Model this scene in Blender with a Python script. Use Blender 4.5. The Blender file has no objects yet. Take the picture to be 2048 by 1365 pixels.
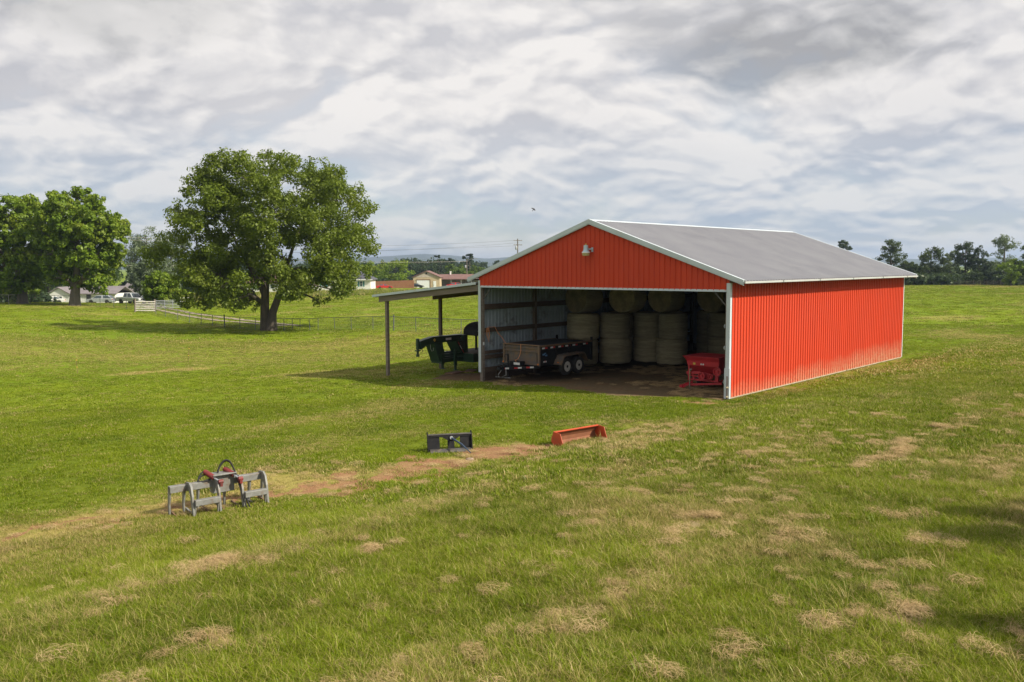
import bpy, math, random
import numpy as np
from mathutils import Vector, Matrix
random.seed(7); RNG = np.random.default_rng(7)
R = math.radians
scene = bpy.context.scene
COL = scene.collection

# ------------------------------------------------------------------ camera
F, PIT, ROLL, YAW = 1780.0, 0.0851, -0.0038, 0.7208
CAM = np.array([0.0, 0.0, 4.8037])
ORG = np.array([7.6994, 31.4135, 0.0])                 # barn, right front corner
UU = np.array([math.cos(YAW), -math.sin(YAW), 0.0])    # along the barn front, left to right
VV = np.array([math.sin(YAW), math.cos(YAW), 0.0])     # into the barn
cp, sp = math.cos(PIT), math.sin(PIT)
FW = np.array([0, cp, -sp]); UP0 = np.array([0, sp, cp]); RT0 = np.array([1.0, 0, 0])
cr, sr = math.cos(ROLL), math.sin(ROLL)
RT = cr * RT0 + sr * UP0; UP = -sr * RT0 + cr * UP0

def ray(px, py):
    return FW + RT * (px - 1024) / F + UP * (682.5 - py) / F
def at(px, py, Y):                                      # measured point at a known distance
    d = ray(px, py); return CAM + d * Y / d[1]
def ground0(px, py, z=0.0):
    d = ray(px, py); return CAM + d * (z - CAM[2]) / d[2]
def B(u, v, z=0.0):
    return ORG + u * UU + v * VV + np.array([0, 0, z])
def uv_of(x, y):
    dx, dy = x - ORG[0], y - ORG[1]
    return dx * UU[0] + dy * UU[1], dx * VV[0] + dy * VV[1]

cam_data = bpy.data.cameras.new('camera'); cam = bpy.data.objects.new('camera', cam_data); COL.objects.link(cam)
cam_data.sensor_width = 36.0; cam_data.lens = F / 2048 * 36.0
cam_data.clip_start = 0.1; cam_data.clip_end = 30000
m = Matrix.Identity(4)
for i in range(3):
    m[i][0] = RT[i]; m[i][1] = UP[i]; m[i][2] = -FW[i]; m[i][3] = CAM[i]
cam.matrix_world = m
scene.camera = cam

# ------------------------------------------------------------------ noise and terrain
def _hash(ix, iy, seed):
    h = (ix.astype(np.int64) * 374761393 + iy.astype(np.int64) * 668265263 + seed * 1274126177) & 0xffffffff
    h = ((h ^ (h >> 13)) * 1274126177) & 0xffffffff
    return ((h ^ (h >> 16)) & 0xffff) / 65535.0
def vnoise(x, y, seed=0):
    x = np.asarray(x, float); y = np.asarray(y, float)
    ix, iy = np.floor(x), np.floor(y); fx, fy = x - ix, y - iy
    fx = fx * fx * (3 - 2 * fx); fy = fy * fy * (3 - 2 * fy)
    a = _hash(ix, iy, seed); b = _hash(ix + 1, iy, seed); c = _hash(ix, iy + 1, seed); d = _hash(ix + 1, iy + 1, seed)
    return (a * (1 - fx) + b * fx) * (1 - fy) + (c * (1 - fx) + d * fx) * fy
def fbm(x, y, seed=0, octs=4):
    s, a, t = 0, 1.0, 0
    for k in range(octs):
        s = s + a * vnoise(x * 2 ** k, y * 2 ** k, seed + k * 17); t += a; a *= .5
    return s / t
def sstep(a, b, x):
    t = np.clip((np.asarray(x, float) - a) / (b - a), 0, 1); return t * t * (3 - 2 * t)

def near_form(x, y):
    u, v = uv_of(x, y)
    bank = 0.42 * sstep(0.7, 3.8, u) + 0.066 * np.clip(u - 3.0, 0, 30)
    bank = bank * (1 - 0.8 * sstep(19, 34, v))
    left = -0.043 * np.clip(-u - 4, 0, 26)
    return bank + left
_ctl = []
for (px, py, Y) in [(540, 662, 87), (330, 672, 80), (735, 690, 70), (375, 725, 58), (155, 748, 50), (30, 700, 62), (922, 669, 71), (787, 661, 76),
                    (746, 660, 80), (700, 660, 84), (620, 661, 89), (450, 655, 90), (379, 646, 102), (331, 634, 112), (272, 623, 118), (150, 612, 130),
                    (95, 606, 140), (10, 612, 125), (255, 609, 150), (165, 608, 180), (700, 620, 120), (700, 592, 190), (900, 590, 190), (860, 576, 280),
                    (755, 578, 255), (450, 600, 190), (1880, 572, 200), (2048, 582, 160), (2200, 585, 150), (2048, 650, 75), (1900, 640, 80), (1850, 698, 52),
                    (1300, 590, 140), (1600, 580, 170), (-200, 620, 110), (-200, 760, 45)]:
    p = at(px, py, Y); _ctl.append((p[0], p[1], p[2]))
for u in (-24, -18.5, -12, -4, 0, 4, 9, 15, 22, 30):
    for v in (-34, -26, -18, -10, -4, 0, 8, 16):
        p = B(u, v)
        if p[1] > 46: continue
        _ctl.append((p[0], p[1], float(near_form(p[0], p[1]))))
for ang in np.linspace(-3.0, 3.0, 13):
    for d, z in ((700, -4.5), (3000, -5.5), (9000, -6)):
        _ctl.append((d * math.sin(ang), d * math.cos(ang), z))
_ctl = np.array(_ctl)
def _warp(x, y):
    d = np.hypot(x, y + 18) + 6; a = np.arctan2(x, y + 18)
    return a * 2.2, np.log(d) * 1.35
_cx, _cy = _warp(_ctl[:, 0], _ctl[:, 1])
def _tpsk(r2): return np.where(r2 > 1e-12, 0.5 * r2 * np.log(r2 + 1e-12), 0.0)
n = len(_ctl)
K = _tpsk((_cx[:, None] - _cx[None]) ** 2 + (_cy[:, None] - _cy[None]) ** 2) + np.eye(n) * 0.002
P = np.c_[np.ones(n), _cx, _cy]
A = np.block([[K, P], [P.T, np.zeros((3, 3))]])
_w = np.linalg.solve(A, np.r_[_ctl[:, 2], 0, 0, 0])
def terr(x, y):
    x = np.atleast_1d(np.asarray(x, float)); y = np.atleast_1d(np.asarray(y, float)); out = np.empty(x.shape)
    for i in range(0, x.size, 20000):
        xs, ys = x[i:i + 20000], y[i:i + 20000]
        a, b = _warp(xs, ys)
        r2 = (a[:, None] - _cx[None]) ** 2 + (b[:, None] - _cy[None]) ** 2
        z = _tpsk(r2) @ _w[:n] + _w[n] + a * _w[n + 1] + b * _w[n + 2]
        u, v = uv_of(xs, ys)
        nf = near_form(xs, ys)
        # the near slope and the levelled barn pad follow the plain form exactly
        du = np.maximum(np.maximum(-19.5 - u, u - 40), 0); dv = np.maximum(np.maximum(-40 - v, v - 21), 0)
        k = 1 - sstep(0, 9, np.hypot(du, dv))
        z = z * (1 - k) + nf * k
        z = z + 0.10 * (fbm(xs / 5.0, ys / 5.0, 3, 3) - .5) * sstep(1.2, 5, np.maximum(np.maximum(-13.5 - u, u), np.maximum(-1 - v, v - 19)))
        out[i:i + 20000] = z
    return out
def tz(x, y): return float(terr(x, y)[0])
def gnd(px, py):                                       # the ground point seen at a measured spot
    d = ray(px, py); t = 4.0
    for k in range(4000):
        p = CAM + d * t
        if p[2] < tz(p[0], p[1]): break
        t += max(0.02, 0.004 * t)
    return CAM + d * t

# ------------------------------------------------------------------ mesh helpers
class MB:
    def __init__(s): s.v = []; s.f = []; s.mi = []; s.cur = 0
    def add(s, vs, fs):
        o = len(s.v); s.v += [tuple(map(float, p)) for p in vs]
        for f in fs: s.f.append(tuple(o + i for i in f)); s.mi.append(s.cur)
        return s
    def box(s, x0, x1, y0, y1, z0, z1):
        return s.add([(x0, y0, z0), (x1, y0, z0), (x1, y1, z0), (x0, y1, z0), (x0, y0, z1), (x1, y0, z1), (x1, y1, z1), (x0, y1, z1)],
                     [(0, 3, 2, 1), (4, 5, 6, 7), (0, 1, 5, 4), (1, 2, 6, 5), (2, 3, 7, 6), (3, 0, 4, 7)])
    def bar(s, p0, p1, w, h, up=(0, 0, 1)):             # rectangular bar from p0 to p1
        p0 = Vector(p0); p1 = Vector(p1); d = (p1 - p0).normalized(); upv = Vector(up)
        if abs(d.dot(upv)) > .98: upv = Vector((1, 0, 0))
        sd = d.cross(upv).normalized(); u2 = sd.cross(d)
        vs = []
        for p in (p0, p1):
            for a, b in ((-1, -1), (1, -1), (1, 1), (-1, 1)): vs.append(p + sd * (a * w / 2) + u2 * (b * h / 2))
        return s.add(vs, [(0, 3, 2, 1), (4, 5, 6, 7), (0, 1, 5, 4), (1, 2, 6, 5), (2, 3, 7, 6), (3, 0, 4, 7)])
    def tube(s, pts, r, nseg=8, caps=True):             # r one number or one per point
        pts = [Vector(p) for p in pts]; rs = r if hasattr(r, '__len__') else [r] * len(pts)
        vs = []; fs = []; prev = None
        for i, p in enumerate(pts):
            a = pts[max(0, i - 1)]; b = pts[min(len(pts) - 1, i + 1)]
            d = (b - a); d = d.normalized() if d.length > 1e-9 else Vector((0, 0, 1))
            if prev is None:
                ref = Vector((0, 0, 1)) if abs(d.z) < .9 else Vector((1, 0, 0)); sd = d.cross(ref).normalized()
            else:
                sd = (prev - d * prev.dot(d)); sd = sd.normalized() if sd.length > 1e-6 else d.orthogonal().normalized()
            prev = sd; u2 = d.cross(sd)
            for k in range(nseg):
                t = 2 * math.pi * k / nseg; vs.append(p + (sd * math.cos(t) + u2 * math.sin(t)) * rs[i])
        for i in range(len(pts) - 1):
            for k in range(nseg):
                a = i * nseg + k; b = i * nseg + (k + 1) % nseg
                fs.append((a, b, b + nseg, a + nseg))
        if caps:
            fs.append(tuple(range(nseg - 1, -1, -1))); fs.append(tuple(range((len(pts) - 1) * nseg, len(pts) * nseg)))
        return s.add(vs, fs)
    def prism(s, poly, axis, t0, t1):                   # 2-D outline extruded along an axis
        def pt(a, b, t):
            return {'x': (t, a, b), 'y': (a, t, b), 'z': (a, b, t)}[axis]
        k = len(poly)
        vs = [pt(a, b, t0) for a, b in poly] + [pt(a, b, t1) for a, b in poly]
        fs = [tuple(range(k)), tuple(range(2 * k - 1, k - 1, -1))] + [(i, (i + 1) % k, k + (i + 1) % k, k + i) for i in range(k)]
        return s.add(vs, fs)
    def lathe(s, prof, c, axis='z', nseg=24):           # prof: (radius, along)
        c = Vector(c); vs = []; fs = []
        for r, h in prof:
            for k in range(nseg):
                t = 2 * math.pi * k / nseg; a, b = r * math.cos(t), r * math.sin(t)
                vs.append(c + Vector({'z': (a, b, h), 'y': (a, h, b), 'x': (h, a, b)}[axis]))
        for i in range(len(prof) - 1):
            for k in range(nseg):
                a = i * nseg + k; b = i * nseg + (k + 1) % nseg; fs.append((a, b, b + nseg, a + nseg))
        fs.append(tuple(range(nseg - 1, -1, -1))); fs.append(tuple(range((len(prof) - 1) * nseg, len(prof) * nseg)))
        return s.add(vs, fs)
    def xform(s, fn):
        s.v = [tuple(fn(Vector(p))) for p in s.v]; return s

def link(name, mesh, parent=None):
    o = bpy.data.objects.new(name, mesh); COL.objects.link(o)
    if parent is not None: o.parent = parent
    return o
def mk(name, mb, mat, parent=None, smooth=False, bevel=0.0, fixn=True, loc=None, rotz=None):
    me = bpy.data.meshes.new(name); me.from_pydata(mb.v, [], mb.f)
    mats = mat if isinstance(mat, (list, tuple)) else [mat]
    for mm in mats: me.materials.append(mm)
    if len(mats) > 1: me.polygons.foreach_set('material_index', mb.mi)
    if fixn:
        import bmesh
        bm = bmesh.new(); bm.from_mesh(me); bmesh.ops.recalc_face_normals(bm, faces=bm.faces); bm.to_mesh(me); bm.free()
    if smooth:
        me.polygons.foreach_set('use_smooth', [True] * len(me.polygons))
        try: me.set_sharp_from_angle(angle=R(38))
        except Exception: pass
    me.update()
    o = link(name, me, parent)
    if bevel:
        b = o.modifiers.new('bevel', 'BEVEL'); b.width = bevel; b.segments = 2; b.limit_method = 'ANGLE'; b.angle_limit = R(40)
    if loc is not None: o.location = loc
    if rotz is not None: o.rotation_euler = (0, 0, rotz)
    return o
def empty(name, loc, rotz=0.0, tilt=None):
    o = bpy.data.objects.new(name, None); COL.objects.link(o); o.empty_display_size = .2
    o.location = tuple(map(float, loc)); o.rotation_euler = (0, 0, rotz) if tilt is None else (tilt[0], tilt[1], rotz)
    return o
def tag(o, label=None, cat=None, group=None, kind=None):
    if label: o['label'] = label
    if cat: o['category'] = cat
    if group: o['group'] = group
    if kind: o['kind'] = kind
    return o
def copy_tree(o, parent=None):
    c = o.copy(); COL.objects.link(c)
    if parent is not None: c.parent = parent
    for ch in list(o.children): copy_tree(ch, c)
    return c

# ------------------------------------------------------------------ materials
def newmat(name):
    mt = bpy.data.materials.new(name); mt.use_nodes = True; nt = mt.node_tree; nt.nodes.clear()
    out = nt.nodes.new('ShaderNodeOutputMaterial'); return mt, nt, out
def N(nt, typ, **kw):
    nd = nt.nodes.new(typ)
    for k, v in kw.items():
        if k.startswith('i_'):
            key = k[2:]; key = int(key) if key.isdigit() else key.replace('_', ' ')
            nd.inputs[key].default_value = v
        else: setattr(nd, k, v)
    return nd
def mathn(nt, op, a, b=None, c=None, clamp=False):
    nd = nt.nodes.new('ShaderNodeMath'); nd.operation = op; nd.use_clamp = clamp
    for i, v in enumerate((a, b, c)):
        if v is None: continue
        if isinstance(v, (int, float)): nd.inputs[i].default_value = v
        else: nt.links.new(v, nd.inputs[i])
    return nd.outputs[0]
def mixc(nt, fac, a, b, blend='MIX'):
    nd = nt.nodes.new('ShaderNodeMix'); nd.data_type = 'RGBA'; nd.blend_type = blend; nd.clamp_factor = True
    for sock, v in ((nd.inputs[0], fac), (nd.inputs[6], a), (nd.inputs[7], b)):
        if isinstance(v, (int, float)): sock.default_value = v
        elif isinstance(v, tuple): sock.default_value = (*v, 1) if len(v) == 3 else v
        else: nt.links.new(v, sock)
    return nd.outputs[2]
def ramp(nt, fac, stops):
    nd = nt.nodes.new('ShaderNodeMapRange'); nd.clamp = True
    nd.inputs[1].default_value, nd.inputs[2].default_value = stops[0], stops[1]
    nd.inputs[3].default_value, nd.inputs[4].default_value = (stops[2], stops[3]) if len(stops) > 2 else (0, 1)
    nt.links.new(fac, nd.inputs[0]); return nd.outputs[0]
def noise(nt, vec, scale, detail=4, rough=.55, dist=0.0, dim='3D'):
    nd = nt.nodes.new('ShaderNodeTexNoise'); nd.noise_dimensions = dim
    nd.inputs['Scale'].default_value = scale; nd.inputs['Detail'].default_value = detail
    nd.inputs['Roughness'].default_value = rough; nd.inputs['Distortion'].default_value = dist
    if vec is not None: nt.links.new(vec, nd.inputs['Vector'])
    return nd.outputs[0]
def pm(name, c1, c2=None, scale=4.0, rough=.6, metal=0.0, bump=0.0, lo=.35, hi=.65, stretch=(1, 1, 1), c3=None, s3=1.5, lo3=.55, hi3=.7, bscale=None, spec=.5):
    mt, nt, out = newmat(name); L = nt.links
    bs = nt.nodes.new('ShaderNodeBsdfPrincipled'); L.new(bs.outputs[0], out.inputs[0])
    bs.inputs['Roughness'].default_value = rough; bs.inputs['Metallic'].default_value = metal
    bs.inputs['Specular IOR Level'].default_value = spec
    tc = nt.nodes.new('ShaderNodeTexCoord'); mp = nt.nodes.new('ShaderNodeMapping'); mp.inputs['Scale'].default_value = stretch
    L.new(tc.outputs['Object'], mp.inputs[0])
    col = c1
    if c2 is not None:
        nz = noise(nt, mp.outputs[0], scale, 5, .6); col = mixc(nt, ramp(nt, nz, (lo, hi)), c1, c2)
    if c3 is not None:
        nz = noise(nt, mp.outputs[0], s3, 6, .65); col = mixc(nt, ramp(nt, nz, (lo3, hi3)), col, c3)
    if isinstance(col, tuple): bs.inputs['Base Color'].default_value = (*col, 1)
    else: L.new(col, bs.inputs['Base Color'])
    if bump:
        nz = noise(nt, mp.outputs[0], bscale or scale * 3, 5, .6); bp = nt.nodes.new('ShaderNodeBump')
        bp.inputs['Strength'].default_value = bump; bp.inputs['Distance'].default_value = .02
        L.new(nz, bp.inputs['Height']); L.new(bp.outputs[0], bs.inputs['Normal'])
    return mt

def wall_mat():                                         # red painted ribbed steel with a mud splashed foot
    mt, nt, out = newmat('red_steel'); L = nt.links
    bs = nt.nodes.new('ShaderNodeBsdfPrincipled'); L.new(bs.outputs[0], out.inputs[0])
    bs.inputs['Roughness'].default_value = .5; bs.inputs['Specular IOR Level'].default_value = .15
    tc = nt.nodes.new('ShaderNodeTexCoord'); sx = nt.nodes.new('ShaderNodeSeparateXYZ'); L.new(tc.outputs['Object'], sx.inputs[0])
    mp = nt.nodes.new('ShaderNodeMapping'); mp.inputs['Scale'].default_value = (1, 1, .12); L.new(tc.outputs['Object'], mp.inputs[0])
    n1 = noise(nt, mp.outputs[0], 3.0, 4); col = mixc(nt, ramp(nt, n1, (.3, .7)), (.51, .053, .020), (.58, .063, .025))
    n0 = noise(nt, tc.outputs['Object'], .5, 3); col = mixc(nt, ramp(nt, n0, (.35, .7, 0, .35)), col, (.48, .062, .034))
    n2 = noise(nt, tc.outputs['Object'], .8, 4)
    along = mathn(nt, 'MULTIPLY', sx.outputs[1], .03)   # more splash towards the far end, where the ground is bare
    lim = mathn(nt, 'ADD', mathn(nt, 'MULTIPLY', n2, .75), along)
    d = mathn(nt, 'SUBTRACT', lim, sx.outputs[2]); n3 = noise(nt, tc.outputs['Object'], 9, 5, .7)
    dirt = mathn(nt, 'MULTIPLY', ramp(nt, d, (-.15, .6)), ramp(nt, n3, (.25, .75)), clamp=True)
    onside = ramp(nt, sx.outputs[0], (-.2, -.1))
    dirt = mathn(nt, 'MULTIPLY', mathn(nt, 'MULTIPLY', dirt, onside), .95)
    col = mixc(nt, dirt, col, (.52, .35, .22))
    L.new(col, bs.inputs['Base Color'])
    return mt

M = {}
M['red_steel'] = wall_mat()
M['inner_steel'] = pm('inner_steel', (.33, .385, .425), (.28, .33, .37), 2.0, .5, .0, c3=(.14, .14, .14))
M['roof_steel'] = pm('roof_steel', (.30, .30, .325), (.34, .34, .36), .6, .5, .0, c3=(.275, .275, .295), s3=.35, spec=.3)
M['trim'] = pm('trim', (.53, .59, .63), (.47, .53, .56), 1.5, .45, 0, c3=(.50, .50, .46), s3=3, lo3=.6, hi3=.75)
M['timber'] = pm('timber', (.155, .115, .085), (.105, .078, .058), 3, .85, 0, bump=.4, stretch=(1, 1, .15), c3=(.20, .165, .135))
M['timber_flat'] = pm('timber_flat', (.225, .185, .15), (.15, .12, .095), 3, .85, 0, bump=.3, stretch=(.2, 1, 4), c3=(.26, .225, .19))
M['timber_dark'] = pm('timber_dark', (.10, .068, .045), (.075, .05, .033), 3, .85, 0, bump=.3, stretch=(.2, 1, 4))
M['gutter_grey'] = pm('gutter_grey', (.44, .45, .43), (.38, .39, .37), 2, .6)
M['steel'] = pm('steel', (.33, .33, .32), (.25, .25, .24), 8, .5, .6)
M['galv'] = pm('galv', (.38, .40, .41), (.30, .32, .33), 6, .5, .3)
M['black_paint'] = pm('black_paint', (.010, .010, .012), (.018, .018, .020), 6, .65, 0, c3=(.030, .025, .018), s3=4, spec=.2)
M['worn_steel'] = pm('worn_steel', (.10, .095, .09), (.06, .055, .05), 6, .6, .3, c3=(.16, .13, .09), s3=5)
M['fence_grey'] = pm('fence_grey', (.13, .14, .15), (.10, .105, .11), 6, .6, .2)
M['trim_dirty'] = pm('trim_dirty', (.42, .36, .27), (.33, .25, .16), 3, .8, 0)
M['black_mesh'] = pm('black_mesh', (.014, .016, .02), (.02, .022, .026), 3, .8)
M['rusty_black'] = pm('rusty_black', (.075, .072, .07), (.13, .085, .052), 3.5, .7, 0, c3=(.17, .10, .05), s3=2.2, lo3=.5, hi3=.65, bump=.2)
M['rust'] = pm('rust', (.19, .105, .05), (.12, .075, .045), 5, .8, 0, bump=.3)
M['rubber'] = pm('rubber', (.018, .018, .018), (.03, .028, .026), 9, .85)
M['rim_white'] = pm('rim_white', (.58, .57, .53), (.42, .40, .36), 9, .5)
M['tape_red'] = pm('tape_red', (.50, .03, .03), (.42, .03, .03), 9, .3)
M['tape_white'] = pm('tape_white', (.72, .72, .70), (.6, .6, .6), 9, .3)
M['amber'] = pm('amber', (.75, .20, .02), (.6, .14, .02), 9, .25)
M['blue_decal'] = pm('blue_decal', (.10, .22, .40), (.08, .18, .34), 9, .4)
M['yellow'] = pm('yellow', (.62, .42, .06), (.5, .34, .06), 9, .5)
M['cord_orange'] = pm('cord_orange', (.62, .25, .10), (.5, .2, .08), 9, .6)
M['green_paint'] = pm('green_paint', (.012, .038, .020), (.018, .050, .027), 4, .4, 0, c3=(.03, .04, .028))
M['deck_wood'] = pm('deck_wood', (.15, .125, .10), (.10, .08, .065), 4, .9, stretch=(6, .4, 1))
M['implement_red'] = pm('implement_red', (.46, .018, .028), (.36, .016, .024), 4, .5, 0, c3=(.22, .025, .02), s3=3, lo3=.58, hi3=.75)
M['grapple_grey'] = pm('grapple_grey', (.24, .24, .225), (.165, .165, .15), 7, .55, .1, c3=(.16, .12, .085), s3=5, lo3=.52, hi3=.68)
M['cyl_red'] = pm('cyl_red', (.20, .018, .018), (.10, .022, .018), 8, .55, c3=(.09, .05, .035), s3=12)
M['chrome'] = pm('chrome', (.6, .6, .6), (.5, .5, .5), 8, .2, .9)
M['orange_paint'] = pm('orange_paint', (.52, .075, .02), (.45, .06, .018), 4, .5, 0, c3=(.30, .08, .035), s3=3.5, lo3=.58, hi3=.72)
M['worn_inside'] = pm('worn_inside', (.20, .075, .035), (.26, .10, .045), 5, .7, .1, c3=(.14, .08, .05), s3=3)
M['spear_blue'] = pm('spear_blue', (.035, .065, .12), (.06, .09, .14), 8, .4, .3)
M['stone'] = pm('stone', (.36, .28, .21), (.27, .19, .13), 9, .9, bump=.4)
M['lamp_grey'] = pm('lamp_grey', (.46, .56, .62), (.40, .50, .56), 9, .4, .2)
M['white_paint'] = pm('white_paint', (.80, .81, .80), (.72, .73, .72), 3, .6)
M['lens'] = pm('lens', (.52, .44, .26), (.46, .38, .2), 9, .2)
M['pole_wood'] = pm('pole_wood', (.17, .145, .12), (.12, .10, .08), 3, .9, stretch=(1, 1, .1))
M['wire'] = pm('wire', (.05, .05, .055), (.06, .06, .06), 3, .6)
M['wire_pale'] = pm('wire_pale', (.5, .45, .40), (.45, .4, .36), 3, .6)
M['glass'] = pm('glass', (.03, .05, .06), (.05, .08, .09), 1.5, .1, spec=.8)
M['bird_black'] = pm('bird_black', (.02, .02, .02), (.03, .03, .03), 9, .7)
M['bark'] = pm('bark', (.105, .085, .065), (.06, .05, .04), 5, .95, bump=.8, stretch=(1, 1, .25))
M['bark_pale'] = pm('bark_pale', (.16, .135, .105), (.10, .085, .07), 5, .95, bump=.6, stretch=(1, 1, .25))

def hay_mat(name, c1, c2, c3, stretch):
    return pm(name, c1, c2, 14, .95, 0, bump=.9, lo=.3, hi=.7, stretch=stretch, c3=c3, s3=2.2, lo3=.42, hi3=.62, bscale=26)
def _tone(mt):                                          # every bale its own tone
    nt = mt.node_tree; bs = [q for q in nt.nodes if q.type == 'BSDF_PRINCIPLED'][0]; lk = bs.inputs['Base Color'].links[0].from_socket
    oi = nt.nodes.new('ShaderNodeObjectInfo'); nt.links.new(mixc(nt, 1.0, lk, mixc(nt, oi.outputs['Random'], (1.25, 1.22, 1.12), (2.0, 1.95, 1.75)), 'MULTIPLY'), bs.inputs['Base Color'])
M['hay_side'] = hay_mat('hay_side', (.26, .232, .155), (.165, .147, .098), (.14, .125, .085), (.35, .35, 3.2))
M['hay_end'] = hay_mat('hay_end', (.22, .18, .105), (.15, .12, .07), (.12, .10, .06), (1, 1, 1))

_tone(M['hay_side']); _tone(M['hay_end'])
def leaf_mat(name, dark, light, trans=.35, yel=None):
    mt, nt, out = newmat(name); L = nt.links
    atn = nt.nodes.new('ShaderNodeAttribute'); atn.attribute_name = 'tint'
    col = mixc(nt, atn.outputs['Fac'], dark, light)
    if yel is not None:
        a2 = nt.nodes.new('ShaderNodeAttribute'); a2.attribute_name = 'clump'
        col = mixc(nt, ramp(nt, a2.outputs['Fac'], (.55, 1.0, 0, .8)), col, yel)
    df = nt.nodes.new('ShaderNodeBsdfDiffuse'); L.new(col, df.inputs[0])
    tr = nt.nodes.new('ShaderNodeBsdfTranslucent'); L.new(mixc(nt, .5, col, (.14, .20, .015)), tr.inputs[0])
    gl = nt.nodes.new('ShaderNodeBsdfGlossy'); gl.inputs['Roughness'].default_value = .5; gl.inputs[0].default_value = (.5, .5, .45, 1)
    m1 = nt.nodes.new('ShaderNodeMixShader'); m1.inputs[0].default_value = trans; L.new(df.outputs[0], m1.inputs[1]); L.new(tr.outputs[0], m1.inputs[2])
    m2 = nt.nodes.new('ShaderNodeMixShader'); m2.inputs[0].default_value = .04; L.new(m1.outputs[0], m2.inputs[1]); L.new(gl.outputs[0], m2.inputs[2])
    L.new(m2.outputs[0], out.inputs[0]); return mt
M['leaf_big'] = leaf_mat('leaf_big', (.092, .138, .011), (.19, .245, .022), .42, (.17, .205, .024))
M['leaf_maple'] = leaf_mat('leaf_maple', (.11, .19, .012), (.25, .345, .022), .42, (.22, .255, .024))
M['leaf_grey'] = leaf_mat('leaf_grey', (.10, .14, .075), (.20, .245, .14), .3)
M['leaf_far'] = leaf_mat('leaf_far', (.045, .082, .014), (.105, .165, .026), .36)
M['leaf_bright'] = leaf_mat('leaf_bright', (.075, .13, .016), (.15, .22, .022), .35)
M['leaf_dark'] = leaf_mat('leaf_dark', (.022, .042, .020), (.050, .080, .030), .25)
M['leaf_right'] = leaf_mat('leaf_right', (.036, .058, .020), (.080, .112, .032), .3)
M['leaf_pine'] = leaf_mat('leaf_pine', (.020, .036, .020), (.042, .064, .030), .2)
# ------------------------------------------------------------------ ground masks
def spots(lst):
    out = []
    for (px, py, ru, rv, a) in lst:
        p = gnd(px, py); u, v = uv_of(p[0], p[1]); out.append((u, v, ru, rv, a))
    return out
CLAY = spots([(90, 1060, .4, .9, .8), (200, 1046, .45, .9, .85), (300, 1030, .45, .9, .85), (400, 1012, .45, .9, .8), (500, 992, .5, .9, .9), (590, 985, .55, 1.0, .95), (690, 970, .75, 1.3, 1), (770, 955, .8, 1.2, 1), (850, 935, .8, 1.2, 1.0), (945, 915, .7, 1.0, 1.1), (1040, 903, .8, 1.2, 1.1),
              (1095, 898, .5, .8, 1.0), (1225, 865, .5, .8, .8), (1400, 806, .55, .5, 1.0), (1448, 808, .5, .4, 1.0), (1530, 800, .3, 1.4, .7), (1640, 770, .3, 1.6, .55), (1720, 745, .3, 1.4, .6),
              (1850, 722, .7, 1.0, 1.0), (1885, 712, .8, .8, .9), (1745, 742, .3, 1, .6)])
TAN = spots([(60, 1062, .7, 1.3, 1), (150, 1050, .8, 1.3, 1), (240, 1038, .8, 1.2, 1), (310, 1022, .7, 1.1, 1), (400, 1010, .6, 1.1, .9), (480, 995, .6, 1.1, .9), (560, 965, .8, 1.1, 1), (640, 975, .9, 1.2, .9), (740, 950, .9, 1.3, .8), (980, 905, .9, 1.2, .9), (880, 925, .9, 1.2, .8),
             (330, 742, 1.0, 3.2, .9), (240, 750, .7, 2.2, .7), (420, 735, .7, 2.2, .6), (560, 700, 1.4, 5.0, .5), (300, 715, 1.2, 4.0, .4), (640, 690, 1.2, 4.0, .5), (120, 700, 1.4, 4, .4),
             (1180, 845, .8, 1.2, .4), (1290, 850, .7, .9, .5), (1250, 800, .8, 1.2, .25), (1000, 805, .9, 1.6, .3), (840, 865, .9, 2.0, .3), (150, 614, 5, 6, .6)])
HAYP = [(1245, 1182, .42, .70), (1300, 1168, .25, .5), (1651, 1257, .38, .55), (1777, 1237, .38, .5), (1720, 1250, .3, .5), (1766, 1141, .35, .45), (1766, 1197, .22, .45), (1837, 1091, .32, .55), (1880, 1100, .2, .4), (1927, 1056, .34, .55),
        (1305, 1101, .26, .5), (1415, 1031, .3, .7), (1380, 1050, .2, .5), (1124, 1267, .3, .42), (1049, 1252, .3, .5), (1651, 1322, .3, .5), (1740, 1322, .25, .4), (1800, 1350, .3, .5), (2007, 1297, .3, .45), (1797, 911, .3, .9), (1736, 931, .24, .8),
        (1800, 890, .2, .6), (1566, 1001, .2, .5), (426, 1137, .34, .6), (400, 1150, .2, .4), (271, 1182, .26, .6), (401, 1302, .26, .4), (717, 1227, .2, .35), (1900, 855, .2, .7), (1770, 828, .25, .9), (1500, 915, .25, .7),
        (1208, 1200, .25, .4), (1470, 1345, .3, .5), (930, 1310, .2, .3), (760, 1100, .15, .5), (1100, 1010, .15, .6), (1860, 1180, .2, .4), (1560, 1090, .15, .4)]
HAY = spots([(a, b, c, d, 1.0) for a, b, c, d in HAYP])
def spot_mask(x, y, lst, wob=.5, sc=1.6, seed=5):
    u, v = uv_of(np.asarray(x, float), np.asarray(y, float))
    wu = (fbm(x * sc, y * sc, seed, 3) - .5) * wob * 2; wv = (fbm(x * sc, y * sc, seed + 9, 3) - .5) * wob * 2
    mx = np.zeros(np.shape(u))
    for (cu, cv, ru, rv, a) in lst:
        d = np.hypot((u - cu + wu * ru * 2) / ru, (v - cv + wv * rv * 1.5) / rv)
        mx = np.maximum(mx, a * (1 - sstep(.45, 1.35, d)))
    return mx
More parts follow.
